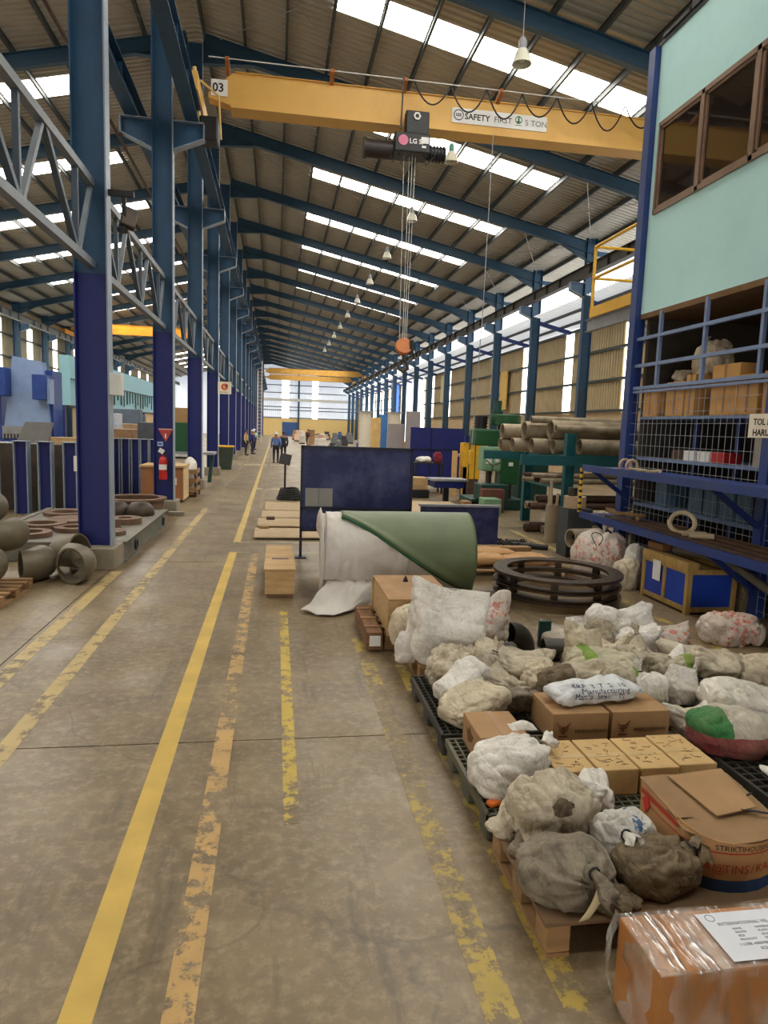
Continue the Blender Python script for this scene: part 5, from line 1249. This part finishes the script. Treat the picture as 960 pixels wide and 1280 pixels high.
S('burlap_scrap','torn burlap scrap hanging beside the blue crate toward the cage',5.62,7.28,0,.14,.16,.42,'brown',80,'lump')
tag(MB().box(4.95,5.3,8.0,8.35,.64,.74).build('wood_chunk',M('log_brown',(124,84,48),.8),at=(5.1,8.2,.63),bevel=.02),'brown wood chunk on the lid of the blue crate','wood')
tag(MB().tube([(5.1,7.95,.68),(5.22,7.5,.69),(5.4,7.1,.6),(5.55,6.7,.4)],.05,10).build('grey_conduit',M('conduit_grey',(120,112,98),.7),at=(5.2,7.5,.6),smooth=True),'grey flexible conduit draped over the blue crate','conduit')
# dark elbows before the rings
EB = M('dark_elbow',(70,66,60),.5,.3,var=.15)
def elbow(label, loc, rot, Rm, r, mat=ELB, ang=90, group='pipe elbows', name='pipe_elbow', n=20):
    v = []; f = []; na = 14
    for ri in (r, r*.9):
        for i in range(na+1):
            a = R(ang)*i/na
            for k in range(n):
                g = 2*PI*k/n; q = Rm+ri*math.cos(g); v.append(Vector((q*math.cos(a)-Rm*.6, q*math.sin(a)-Rm*.6, ri*math.sin(g))))
    N_ = (na+1)*n
    for s_ in (0, N_):
        for i in range(na):
            for k in range(n): f.append((s_+i*n+k, s_+i*n+(k+1)%n, s_+(i+1)*n+(k+1)%n, s_+(i+1)*n+k))
    for i in (0, na):
        for k in range(n): f.append((i*n+k, i*n+(k+1)%n, N_+i*n+(k+1)%n, N_+i*n+k))
    m = Euler(tuple(R(x) for x in rot)).to_matrix(); v = [m @ p for p in v]
    lo = min(p.z for p in v); L = Vector(loc); v = [p+L-Vector((0,0,lo)) for p in v]
    return tag(MB().add(v, f).build(name, mat, at=loc, smooth=True), label, 'elbow', group)
elbow('dark pipe elbow on the floor pointing up, left of the white and red bag',(2.35,6.1,0),(90,0,20),.2,.1,EB,90,'dark elbows')
elbow('dark pipe elbow lying flat left of the upright one',(2.05,5.85,0),(0,0,200),.2,.09,EB,90,'dark elbows')
tag(MB().pipe((2.5,5.85,.1),(2.95,5.8,.1),.1,.085).build('pipe_piece',EB,at=(2.7,5.8,0),smooth=True),'short dark pipe piece in front of the white and red bag','pipe')
tag(MB().pipe((2.6,5.6,.075),(3.0,5.65,.075),.075,.06).build('pipe_piece',M('dark_elbow2',(86,80,70),.6),at=(2.8,5.6,0),smooth=True),'thinner dark pipe piece nearest the heap of sacks','pipe')
tag(MB().box(2.6,2.72,6.2,6.24,0,.26).build('green_stake',DGRN,at=(2.66,6.2,0)),'small dark green plate standing by the white and red bag','plate')
# ================================================================ FAR RIGHT
for i,(x,lb) in enumerate(((5.15,'left white cylinder vessel standing far down the hall'),(6.85,'right white cylinder vessel standing far down the hall'))):
    t = thing('white_vessel', lb, 'vessel', (x,40,0)); MB().lathe([(.001,0),(.36,0),(.36,2.95),(.3,3.02),(.001,3.05)],(x,40,0),24).build('shell', M('vessel_white',(226,216,198),.6,var=.05), t, smooth=True); MB().lathe([(.36,2.98),(.5,2.98),(.5,3.06),(.36,3.06)],(x,40,0),24,None,True).build('flange', GREYS, t)
simple('yellow_board','tall yellowish board behind the white vessels','board',5.75,6.7,44,44.1,0,2.75,M('yellow_board',(216,180,116),.8)); simple('blue_board','bright blue board between the white vessels','board',6.75,7.3,45,45.1,0,3.0,M('bright_blue',(60,120,190),.6))
simple('yellow_notice','yellow notice board hanging beside a right column','notice',14.9,14.98,43.6,44.9,3.6,6.1,M('notice_yellow',(222,182,96),.7),0)
simple('wall_banner','pale yellow banner on the right wall farther down','banner',14.9,14.98,60.8,62,4.6,7.0,M('notice_pale',(216,204,160),.7),0)
tag(MB().tube([(14.6,84.3,0),(14.6,84.3,8.2)],.42,18).build('door_post',M('door_post_blue',(70,120,214),.5),at=(14.6,84.3,0),smooth=True),'bright blue round post at the open loading doorway','post')
rg = random.Random(21)
FC = [('pallet','white wrapped goods',(214,206,196)),('machine','blue machine',(70,96,140)),('crate','brown crate',(170,130,90)),('machine','grey machine',(120,122,124)),('stack','pinkish stack',(214,180,160)),('bench','dark bench',(60,60,62))]
for i in range(26):
    y = 46+i*2.7; x = rg.uniform(3.0,11.0) if i%4 else rg.uniform(2.6,4.4); c = FC[i%6]; wd = rg.uniform(.6,1.4); h = rg.uniform(.5,1.5)
    t = thing('far_'+c[0], f'{c[1]} in the far right bay, {ORD[i] if i < 23 else ("third last","second last","last")[i-23]} from the camera', c[0], (x,y,0), 0, 'goods in the far right bay')
    m_ = M('far_'+c[1].replace(' ','_'), c[2], .7, jitter=.3)
    MB().box(x-wd/2,x+wd/2,y-.5,y+.5,.12,h*.6+.12).build('body', m_, t, bevel=.04); MB().box(x-wd*.3,x+wd*.35,y-.35,y+.3,h*.6+.12,h+.12).build('upper_part', m_, t, bevel=.04); MB().box(x-wd/2,x+wd/2,y-.45,y+.45,0,.12).build('base', BLK, t)
# ================================================================ LEFT SIDE
elbow('topmost grey pipe elbow at the left edge of the photo',(-3.62,9.05,.74),(0,0,-75),.27,.2)
elbow('grey pipe elbow in the second row with its dark opening to the left',(-3.33,8.95,.42),(0,0,-70),.28,.2)
elbow('large grey pipe elbow at the lower left, on the small pallet',(-3.36,8.3,.131),(0,0,-60),.28,.225)
elbow('grey pipe elbow on the floor in the middle of the left pile',(-3.06,9.2,0),(0,0,-62),.28,.21)
elbow('grey pipe elbow nearest the first column with its mouth open to the camera',(-2.55,9.12,0),(0,0,-28),.27,.235)
tag(MB().lathe([(.17,0),(.24,.38),(.215,.38),(.15,0)],(-2.95,9.75,.24),22,Euler((R(80),0,R(70))).to_matrix(),True).build('cone_reducer',ELB,at=(-2.95,9.75,0),smooth=True),'grey cone reducer lying behind the left pile of elbows','reducer')
wood_pallet('small wooden pallet under the lower left elbow', -4.1, -2.92, 7.75, 8.75, .13, None)
# skid tray with flanges
t = thing('steel_skid','long grey steel skid frame with lifting rings beside the first column','skid',(-3.3,12.3,0))
SKD = M('skid_grey',(104,104,94),.6,var=.15,dirt=(140,120,92),dirt_amt=.5)
for x in (-4.4,-2.22): MB().ibeam((x,10.4,.15),(x,14.3,.15),.3,.12).build('side_beam', SKD, t)
for y in (10.42,12.3,14.25): MB().bar((-4.4,y,.15),(-2.22,y,.15),.1,.28).build('cross_beam', SKD, t)
MB().box(-4.35,-2.28,10.45,14.25,.26,.285).build('deck', SKD, t)
for y in (11.0,13.6):
    MB().tube([(-2.14,y+.08*math.cos(a),.16+.08*math.sin(a)) for a in [i*.5 for i in range(14)]],.018,6).build('lifting_ring', BLK, t)
FLN = M('flange_rust',(110,84,66),.7,.2,var=.25,dirt=(150,124,96),dirt_amt=.4)
for i,(x,y,z,ro,ri,h,lb) in enumerate(((-3.7,10.95,.286,.33,.2,.07,'flat rusty flange ring at the near left of the skid'),(-3.2,11.5,.286,.3,.16,.07,'flat rusty flange ring in the near middle of the skid'),(-3.75,11.75,.286,.36,.22,.09,'thick rusty ring with a red patch on the left of the skid'),(-2.6,11.2,.286,.26,.1,.06,'dusty flange on the right edge of the skid'),(-3.5,12.6,.286,.42,.02,.05,'pale round blank plate on the skid'),(-2.6,12.4,.286,.28,.12,.1,'dusty flange farther back on the right of the skid'),(-3.85,13.4,.286,.4,.25,.06,'ring lying at the far left of the skid'),(-2.7,11.8,.286,.16,.05,.16,'small dark hub on the right of the skid'))):
    tag(MB().ring((x,y,z),ro,ri,0,h,28).build('flange',FLN,at=(x,y,z),smooth=True),lb,'flange','flanges on the skid')
for i,(x,y,lb) in enumerate(((-2.55,13.5,'domed dark cap at the far right end of the skid'),(-3.0,13.55,'domed dark cap half hidden behind the first column'))):
    tag(MB().lathe([(.26,.286),(.27,.34),(.24,.44),(.16,.52),(.001,.55)],(x,y,0),22).build('domed_cap',STEEL,at=(x,y,.286),smooth=True),lb,'cap')
t = thing('tank_ring','wide low steel tank ring on wood beyond the skid','ring',(-2.95,15.05,0))
MB().ring((-2.95,15.05,0),.60,.53,.14,.42,40).ring((-2.95,15.05,0),.65,.51,.42,.46,40).build('shell', FLN, t, smooth=True); MB().box(-3.5,-2.4,14.65,14.8,0,.14).box(-3.5,-2.4,15.3,15.45,0,.14).build('bearer', WOOD, t)
t = thing('hand_valve','valve with a hand wheel standing beside the tank ring','valve',(-3.85,14.95,.0))
MB().box(-4.0,-3.7,14.82,15.08,0,.5).build('body', STEEL, t, bevel=.04); MB().tube([(-3.85,14.95,.5),(-3.85,14.95,.72)],.025,8).build('stem', STEEL, t); MB().ring((-3.85,14.95,.7),.18,.15,0,.03,24).bar((-4.0,14.95,.715),(-3.7,14.95,.715),.025,.02).build('hand_wheel', GREYS, t)
# standing H beams and rusty plates
def hpost(label, x, y, h, wd=.26):
    t = thing('standing_beam', label, 'beam', (x,y,0), 0, 'standing blue beams on the left')
    MB().box(x-wd/2,x+wd/2,y-.008,y+.008,0,h).build('web', NAVY, t)
    for sx in (-1,1): MB().box(x+sx*wd/2-.012,x+sx*wd/2+.012,y-.11,y+.11,0,h).build('flange', FLG, t)
    MB().box(x-wd/2-.03,x+wd/2+.03,y-.12,y+.12,h,h+.015).build('cap_plate', FLG, t)
for i,x in enumerate((-5.98,-5.36,-4.88,-4.37)): hpost(('standing navy beam at the left edge of the front group','second standing navy beam of the front group from the left','third standing navy beam of the front group from the left','standing navy beam of the front group nearest the first column, with a white paper')[i], x, 15.6, 1.55)
simple('paper_tag','white paper tag on the nearest standing navy beam','paper',-4.28,-4.14,15.46,15.465,.95,1.28,WHT,0)
for i,x in enumerate((-4.62,-4.32,-4.06,-3.80,-3.56,-3.32)): hpost(f'standing navy beam of the rear group behind the crate, {ORD[i]} from the left', x, 19.6, 1.56, .2)
RPL = M('rusty_plate',(78,66,54),.8,var=.3,scale=3,dirt=(60,62,60))
for i,(x0,x1,y) in enumerate(((-7.2,-5.7,16.2),(-5.7,-5.0,16.15),(-5.05,-4.1,16.2),(-6.0,-3.2,20.2))): simple('rusty_plate',('dark rusty plate behind the leftmost standing beam','dark rusty plate between the second and third standing beams','dark rusty plate beside the nearest standing beam','long dark plate behind the rear group of standing beams')[i],'plate',x0,x1,y,y+.25,0,1.48,RPL)
simple('leaning_board','pale board leaning right of the nearest standing beam','board',-4.0,-3.88,15.9,16.0,0,1.62,M('pale_timber',(206,168,110),.8))
t = thing('rack_table','low dark rack behind the standing beams carrying a grey sheet and timber','rack',(-5.6,17.8,0)); MB().box(-7.5,-4.4,17.2,18.6,1.38,1.43).build('top', GREYS, t)
for x in (-7.4,-4.5): 
    for y in (17.3,18.5): MB().box(x-.05,x+.05,y-.05,y+.05,0,1.38).build('leg', BLK, t)
tag(MB().add([(-6.25,17.8,1.44),(-5.52,17.8,1.44),(-5.42,18.0,1.95),(-6.08,18.0,1.95),(-6.25,17.83,1.44),(-5.52,17.83,1.44),(-5.42,18.03,1.95),(-6.08,18.03,1.95)],[(0,1,2,3),(7,6,5,4),(0,4,5,1),(1,5,6,2),(2,6,7,3),(3,7,4,0)]).build('tilted_sheet',M('tilted_grey',(104,102,98),.6),at=(-5.8,17.9,1.44)),'dark grey sheet propped up on the rack behind the standing beams','sheet')
for i,(x,y,z,l_) in enumerate(((-5.15,17.9,1.431,.75),(-4.85,17.6,1.431,.8),(-5.0,18.2,1.431,.7))): tag(MB().obox((x,y,z+.09),l_,.14,.16,(0,0,.2*i-.2)).build('timber_piece',PLY,at=(x,y,z)),('orange-brown timber left on the rack beside the grey sheet','orange-brown timber at the front of the rack beside the grey sheet','orange-brown timber at the back of the rack')[i],'timber')
tag(MB().obox((-4.75,18.5,1.95),.28,.05,1.0,(0,R(8),0)).build('yellow_plank',M('yellow_plank',(206,176,96),.7),at=(-4.75,18.5,1.45)),'yellowish plank standing on the rack','plank')
# press brake
LB = M('press_blue',(150,176,218),.4,var=.06,dirt=(126,150,190),dirt_amt=.4); PB = M('press_cabinet',(40,72,150),.45)
t = thing('press_brake','large pale blue press machine with navy side boxes behind the standing beams','machine',(-8,24.3,0))
MB().add([(-8.75,24,1.75),(-7.35,24,1.75),(-7.55,24,3.85),(-8.45,24,4.0),(-8.75,24.4,1.75),(-7.35,24.4,1.75),(-7.55,24.4,3.85),(-8.45,24.4,4.0)],[(0,1,2,3),(7,6,5,4),(0,4,5,1),(1,5,6,2),(2,6,7,3),(3,7,4,0)]).build('ram_plate', LB, t)
MB().box(-8.8,-7.4,24,24.5,0,1.35).build('bed', PB, t); MB().box(-8.8,-7.35,23.95,24.1,1.35,1.75).build('tool_bar', GREYS, t)
for k in range(14): MB().box(-8.75+.1*k,-8.71+.1*k,23.93,23.95,1.35,1.5).build('die_tooth', STEEL, t)
MB().box(-7.72,-7.3,23.5,24.3,2.62,3.42).build('side_cabinet', PB, t, bevel=.02); MB().box(-9.4,-8.5,23.5,24.3,2.7,3.6).build('side_cabinet', PB, t, bevel=.02)
for x in (-9.1,-7.5): MB().box(x-.2,x+.2,24.2,25.2,0,3.6).build('side_frame', PB, t)
MB().box(-7.3,-7.2,23.6,24.0,2.5,3.3).build('pale_cover', LB, t)
for i,(x,y,w_,h,c,lb) in enumerate(((-6.6,27,.5,2.4,(40,80,170),'narrow blue cabinet beyond the press machine'),(-6.2,28,.4,2.3,(206,212,220),'pale cabinet right of the narrow blue cabinet'),(-9.8,30,1.2,2.2,(60,84,130),'blue machine far left beyond the press'),(-6.8,32,1.6,1.9,(170,140,104),'brown crate stack behind the rear standing beams'),(-5.6,26,1.1,1.75,(150,118,84),'brown wooden crate behind the rear standing beams'),(-4.8,27.5,.8,2.0,(84,88,96),'grey machine half hidden behind the second column'),(-7.4,36,1.4,2.6,(96,110,126),'grey-blue machine in the middle of the left bay'),(-5.2,40,1.2,2.4,(200,200,196),'white cabinet in the middle of the left bay'),(-9,44,2,2.4,(80,92,112),'dark machine under the pale blue tool wall'))):
    t = thing('left_bay_unit', lb, 'machine', (x,y,0)); m_ = M('unit%d'%i, c, .6); MB().box(x-w_/2,x+w_/2,y-.4,y+.4,.1,h).build('body', m_, t, bevel=.03); MB().box(x-w_/2+.05,x+w_/2-.05,y-.42,y-.4,h*.5,h-.1).build('door', m_, t); MB().box(x-w_/2,x+w_/2,y-.35,y+.35,0,.1).build('plinth', BLK, t)
# pale blue tool wall
t = thing('tool_wall','long pale blue panel wall with hanging tools along the left bay','wall panel',(-12.5,58,0))
TW = M('tool_wall_blue',(150,200,214),.6,var=.04)
MB().box(-12.2,-12,43,78,2.8,5.7).build('panel', TW, t); MB().box(-12.6,-12.2,43,43.1,2.8,5.7).build('end_panel', TW, t); MB().box(-12.8,-12,43,78,2.7,2.8).build('floor_slab', BLK, t)
for y in range(42,79,6): MB().box(-12.25,-12.0,y-.12,y+.12,0,2.75).build('post', NAVY, t)
rg = random.Random(4)
for k in range(30):
    y = 44+k*1.1; h = rg.uniform(.5,1.3); MB().box(-11.98,-11.93,y,y+rg.uniform(.12,.4),4.25-h,4.3).build('hanging_tool', DGRN, t)
MB().box(-11.98,-11.9,43,77,4.3,4.36).build('tool_rail', BLK, t)
# crate behind second column
t = thing('brown_cabinet','brown plywood cabinet crate behind the second column','crate',(-2.9,18.7,0))
MB().box(-3.4,-2.36,18.15,19.2,.06,.90).build('body', M('crate_brown',(156,104,64),.7,var=.1), t, bevel=.006); MB().box(-3.44,-2.33,18.11,19.24,.90,.95).build('top', PLY, t); MB().box(-2.36,-2.345,18.16,19.2,.06,.9).build('pale_side', M('pale_ply',(206,180,136),.8), t); MB().box(-3.3,-2.45,18.2,19.15,0,.06).build('base', BLK, t)
MB().box(-2.74,-2.52,18.14,18.15,.46,.64).build('label', WHT, t)
t = thing('slatted_crate','small slatted crate with white bags beyond the brown cabinet','crate',(-2.35,20.0,0))
for x in (-2.55,-2.2): 
    for y in (19.5,20.4): MB().box(x-.03,x+.03,y-.03,y+.03,0,.75).build('post', RUST, t)
for z in (.15,.4,.65): MB().box(-2.58,-2.17,19.46,19.5,z,z+.12).build('slat', WOOD, t); MB().box(-2.2,-2.17,19.5,20.4,z,z+.12).build('slat', WOOD, t)
MB().box(-2.56,-2.2,19.5,20.4,.05,.09).build('floor', WOOD, t)
S('white_bag','white bag standing in the slatted crate',-2.38,19.95,.095,.3,.55,1.0,'white',90,'lump')
simple('scrap_pieces','small scrap of stones at the foot of the second column','scrap',-2.35,-2.0,15.55,15.7,0,.09,CONC)
t = thing('steel_bench','dark steel bench with angled legs beside the third column','bench',(-3.4,24.5,0)); MB().box(-4.4,-2.1,24.0,25.2,.98,1.06).build('top', GREYS, t)
for x in (-4.2,-2.3): MB().bar((x,24.6,0),(x+.1,24.6,.98),.12,.2).build('leg', DGRN, t)
simple('green_bin','green steel container on the bench between the second and third columns','container',-3.6,-2.85,24.2,25,1.061,2.05,GRN,.02); simple('carton_stack','printed cartons stacked on the green container','box',-3.55,-3.0,24.3,24.9,2.051,2.55,CARD)
t = thing('wheelie_bin','dark green dustbin with a yellow rim by the fourth column','bin',(-2.22,31.6,0))
MB().add([(-2.48,31.35,0),(-1.98,31.35,0),(-1.98,31.85,0),(-2.48,31.85,0),(-2.56,31.25,1.0),(-1.88,31.25,1.0),(-1.88,31.95,1.0),(-2.56,31.95,1.0)],[(0,3,2,1),(4,5,6,7),(0,1,5,4),(1,2,6,5),(2,3,7,6),(3,0,4,7)]).build('body', M('bin_green',(54,66,54),.5), t, bevel=.03); MB().box(-2.58,-1.86,31.23,31.97,1.0,1.07).build('rim', YEL2, t, bevel=.02)
# column fittings
t = thing('fire_extinguisher','red fire extinguisher hung on the second left column','extinguisher',(-2.5,15.95,.8))
MB().lathe([(.001,.78),(.085,.78),(.09,.82),(.09,1.2),(.07,1.27),(.03,1.3),(.03,1.34)],(-2.5,15.9,0),16).build('cylinder', RED, t, smooth=True); MB().box(-2.54,-2.46,15.86,15.94,1.34,1.42).build('valve', BLK, t); MB().lathe([(.091,1.0),(.0925,1.0),(.0925,1.12),(.091,1.12)],(-2.5,15.9,0),16,None,True).build('label', WHT, t); MB().tube([(-2.45,15.88,1.36),(-2.39,15.86,1.2),(-2.4,15.86,.95)],.014,6).build('hose', BLK, t); MB().obox((-2.53,15.86,1.42),.12,.02,.1,(0,R(30),0)).build('tag', WHT, t)
t = thing('extinguisher_sign','red triangle sign above the fire extinguisher','sign',(-2.47,16.08,1.75))
MB().add([(-2.64,16.07,1.92),(-2.30,16.07,1.92),(-2.47,16.07,1.62),(-2.64,16.085,1.92),(-2.30,16.085,1.92),(-2.47,16.085,1.62)],[(0,2,1),(3,4,5),(0,1,4,3),(1,2,5,4),(2,0,3,5)]).build('board', M('sign_red',(196,70,60),.5), t); MB().box(-2.485,-2.455,16.063,16.07,1.70,1.80).box(-2.62,-2.32,16.063,16.07,1.895,1.91).build('mark', WHT, t)
t = thing('number_tag','small pale blue tag beside the red triangle sign','tag',(-2.58,16.08,1.6)); MB().box(-2.65,-2.53,16.07,16.085,1.52,1.62).build('board', M('tag_blue',(190,210,236),.6), t); MB().box(-2.63,-2.55,16.066,16.07,1.55,1.59).build('mark', M('tag_ink',(60,90,170),.6), t)
t = thing('arrow_sign','cream sign with an orange arrow disc on the fourth left column','sign',(-2.05,27.95,3.45))
MB().box(-2.3,-1.78,27.94,27.97,3.22,3.7).build('board', M('cream_board',(238,226,204),.7,var=.03), t); MB().lathe([(.06,-.003),(.13,-.003),(.13,.003),(.06,.003)],(-2.04,27.935,3.5),20,Matrix.Rotation(PI/2,3,'X'),True).obox((-1.98,27.935,3.54),.16,.006,.05,(0,R(-40),0)).build('arrow_disc', M('sign_orange',(214,90,40),.6), t); text('AREA KERJA',.06,(-2.25,27.937,3.27),(RX,0,0),INK,t)
simple('junction_box','pale grey junction box on the first left column','box',-2.28,-2.13,9.98,10.2,2.42,2.72,WHTM,.01)
# ladder tower
t = thing('cage_ladder','white access ladder rising to the far crane along the left columns','ladder',(-1.95,80,0))
for x in (-2.15,-1.7): MB().tube([(x,80,0),(x,80,9.2)],.04,6).tube([(x,80.7,0),(x,80.7,9.2)],.04,6).build('stile', M('ladder_cream',(216,200,178),.5), t)
for k in range(22): MB().bar((-2.15,80,.4+.4*k),(-1.7,80,.4+.4*k),.04,.04).build('rung', M('ladder_cream',(216,200,178),.5), t)
# ================================================================ PEOPLE
SKIN = M('skin',(150,104,76),.6)
def skin_obj(name, V, E, Rr, mat, parent):
    me = bpy.data.meshes.new(name); me.from_pydata(V, E, []); o = bpy.data.objects.new(name, me); C.objects.link(o)
    m = o.modifiers.new('skin','SKIN'); m.use_smooth_shade = True
    for i, r in enumerate(Rr): me.skin_vertices[0].data[i].radius = (r, r)
    me.skin_vertices[0].data[0].use_root = True
    s_ = o.modifiers.new('sub','SUBSURF'); s_.levels = 1; s_.render_levels = 2
    me.materials.append(mat); o.parent = parent; return o
def person(label, x, y, rz, shirt, trousers, head, h=1.66, stride=.16, group=None):
    t = thing('person', label, 'person', (x,y,0), R(rz), group); k = h/1.7
    J = dict(pel=(0,0,.95),sp=(0,0,1.2),ch=(0,0,1.38),nk=(0,0,1.47),hd=(0,-.01,1.56),tp=(0,-.01,1.64),
      ls=(-.19,0,1.38),le=(-.25,.04,1.1),lw=(-.24,-.06,.86),lh=(-.235,-.08,.78),rs=(.19,0,1.38),re=(.25,-.03,1.1),rw=(.25,-.12,.87),rh=(.245,-.15,.79),
      lp=(-.1,0,.9),lk=(-.11,-stride*.4,.5),la=(-.11,stride*.3,.09),lt=(-.11,stride*.3-.15,.04),rp=(.1,0,.9),rk=(.11,stride*.3,.5),ra=(.11,stride*.9,.10),rt=(.11,stride*.9-.14,.04))
    names = list(J); V = [tuple(c*k for c in J[n]) for n in names]; I = {n:i for i,n in enumerate(names)}
    ed = lambda *p: [(I[a],I[b]) for a,b in p]
    E_ = ed(('pel','sp'),('sp','ch'),('ch','nk'),('nk','hd'),('hd','tp'),('ch','ls'),('ls','le'),('le','lw'),('lw','lh'),('ch','rs'),('rs','re'),('re','rw'),('rw','rh'),('pel','lp'),('lp','lk'),('lk','la'),('la','lt'),('pel','rp'),('rp','rk'),('rk','ra'),('ra','rt'))
    rad = dict(pel=.12,sp=.115,ch=.13,nk=.055,hd=.095,tp=.085,ls=.06,le=.045,lw=.032,lh=.035,rs=.06,re=.045,rw=.032,rh=.035,lp=.085,lk=.06,la=.042,lt=.035,rp=.085,rk=.06,ra=.042,rt=.035)
    skin_obj('body', V, E_, [rad[n]*k for n in names], SKIN, t)
    def sub(nm, ns, es, sc, mat):
        ii = {n:i for i,n in enumerate(ns)}; skin_obj(nm, [tuple(c*k for c in J[n]) for n in ns], [(ii[a],ii[b]) for a,b in es], [rad[n]*k*sc for n in ns], mat, t)
    sub('shirt', ['sp','pel','ch','ls','le','lw','rs','re','rw'], [('sp','pel'),('sp','ch'),('ch','ls'),('ls','le'),('le','lw'),('ch','rs'),('rs','re'),('re','rw')], 1.32, shirt)
    sub('trousers', ['pel','lp','lk','la','rp','rk','ra'], [('pel','lp'),('lp','lk'),('lk','la'),('pel','rp'),('rp','rk'),('rk','ra')], 1.22, trousers)
    for a, b in (('la','lt'),('ra','rt')): 
        p, q = Vector(J[a])*k, Vector(J[b])*k; MB().bar((p.x,p.y+.05,.05),(q.x,q.y-.05,.045),.1,.09).build('shoe', BLK, t, bevel=.03)
    if head: MB().lathe([(.14,1.60*k),(.125,1.61*k),(.115,1.66*k),(.08,1.72*k),(.001,1.745*k)],(0,-.01,0),16).build('helmet', head, t, smooth=True)
    else: MB().lathe([(.1,1.60*k),(.108,1.64*k),(.09,1.69*k),(.001,1.72*k)],(0,.005,0),14).build('hair', BLK, t, smooth=True)
    return t
SB = M('shirt_blue',(96,120,176),.8); ST = M('trousers_dark',(34,34,40),.8)
person('person in a blue work shirt and white helmet walking away down the aisle', .0, 37.9, 180, SB, ST, WHTM)
person('person in dark clothes walking ahead of the one in the blue shirt', .45, 41.5, 190, M('shirt_dark',(40,48,66),.8), ST, None)
person('person in a tan jacket and cap standing by the left columns', -1.95, 46, 80, M('shirt_tan',(196,170,110),.8), ST, M('cap_dark',(50,40,44),.7), 1.66, .03)
person('person in blue overalls beside the one in the tan jacket', -1.6, 48.2, 60, M('shirt_navy',(50,60,110),.8), M('trousers_navy',(40,46,80),.8), WHTM, 1.66, .03)
person('person with a pale green vest farther along the left columns', -1.75, 56, 40, M('vest_green',(170,220,180),.7), ST, WHTM, 1.66, .05)
person('person in dark clothes standing in the middle of the far hall', 3.4, 74, 20, M('shirt_maroon',(76,50,60),.8), ST, None, 1.7, .05)
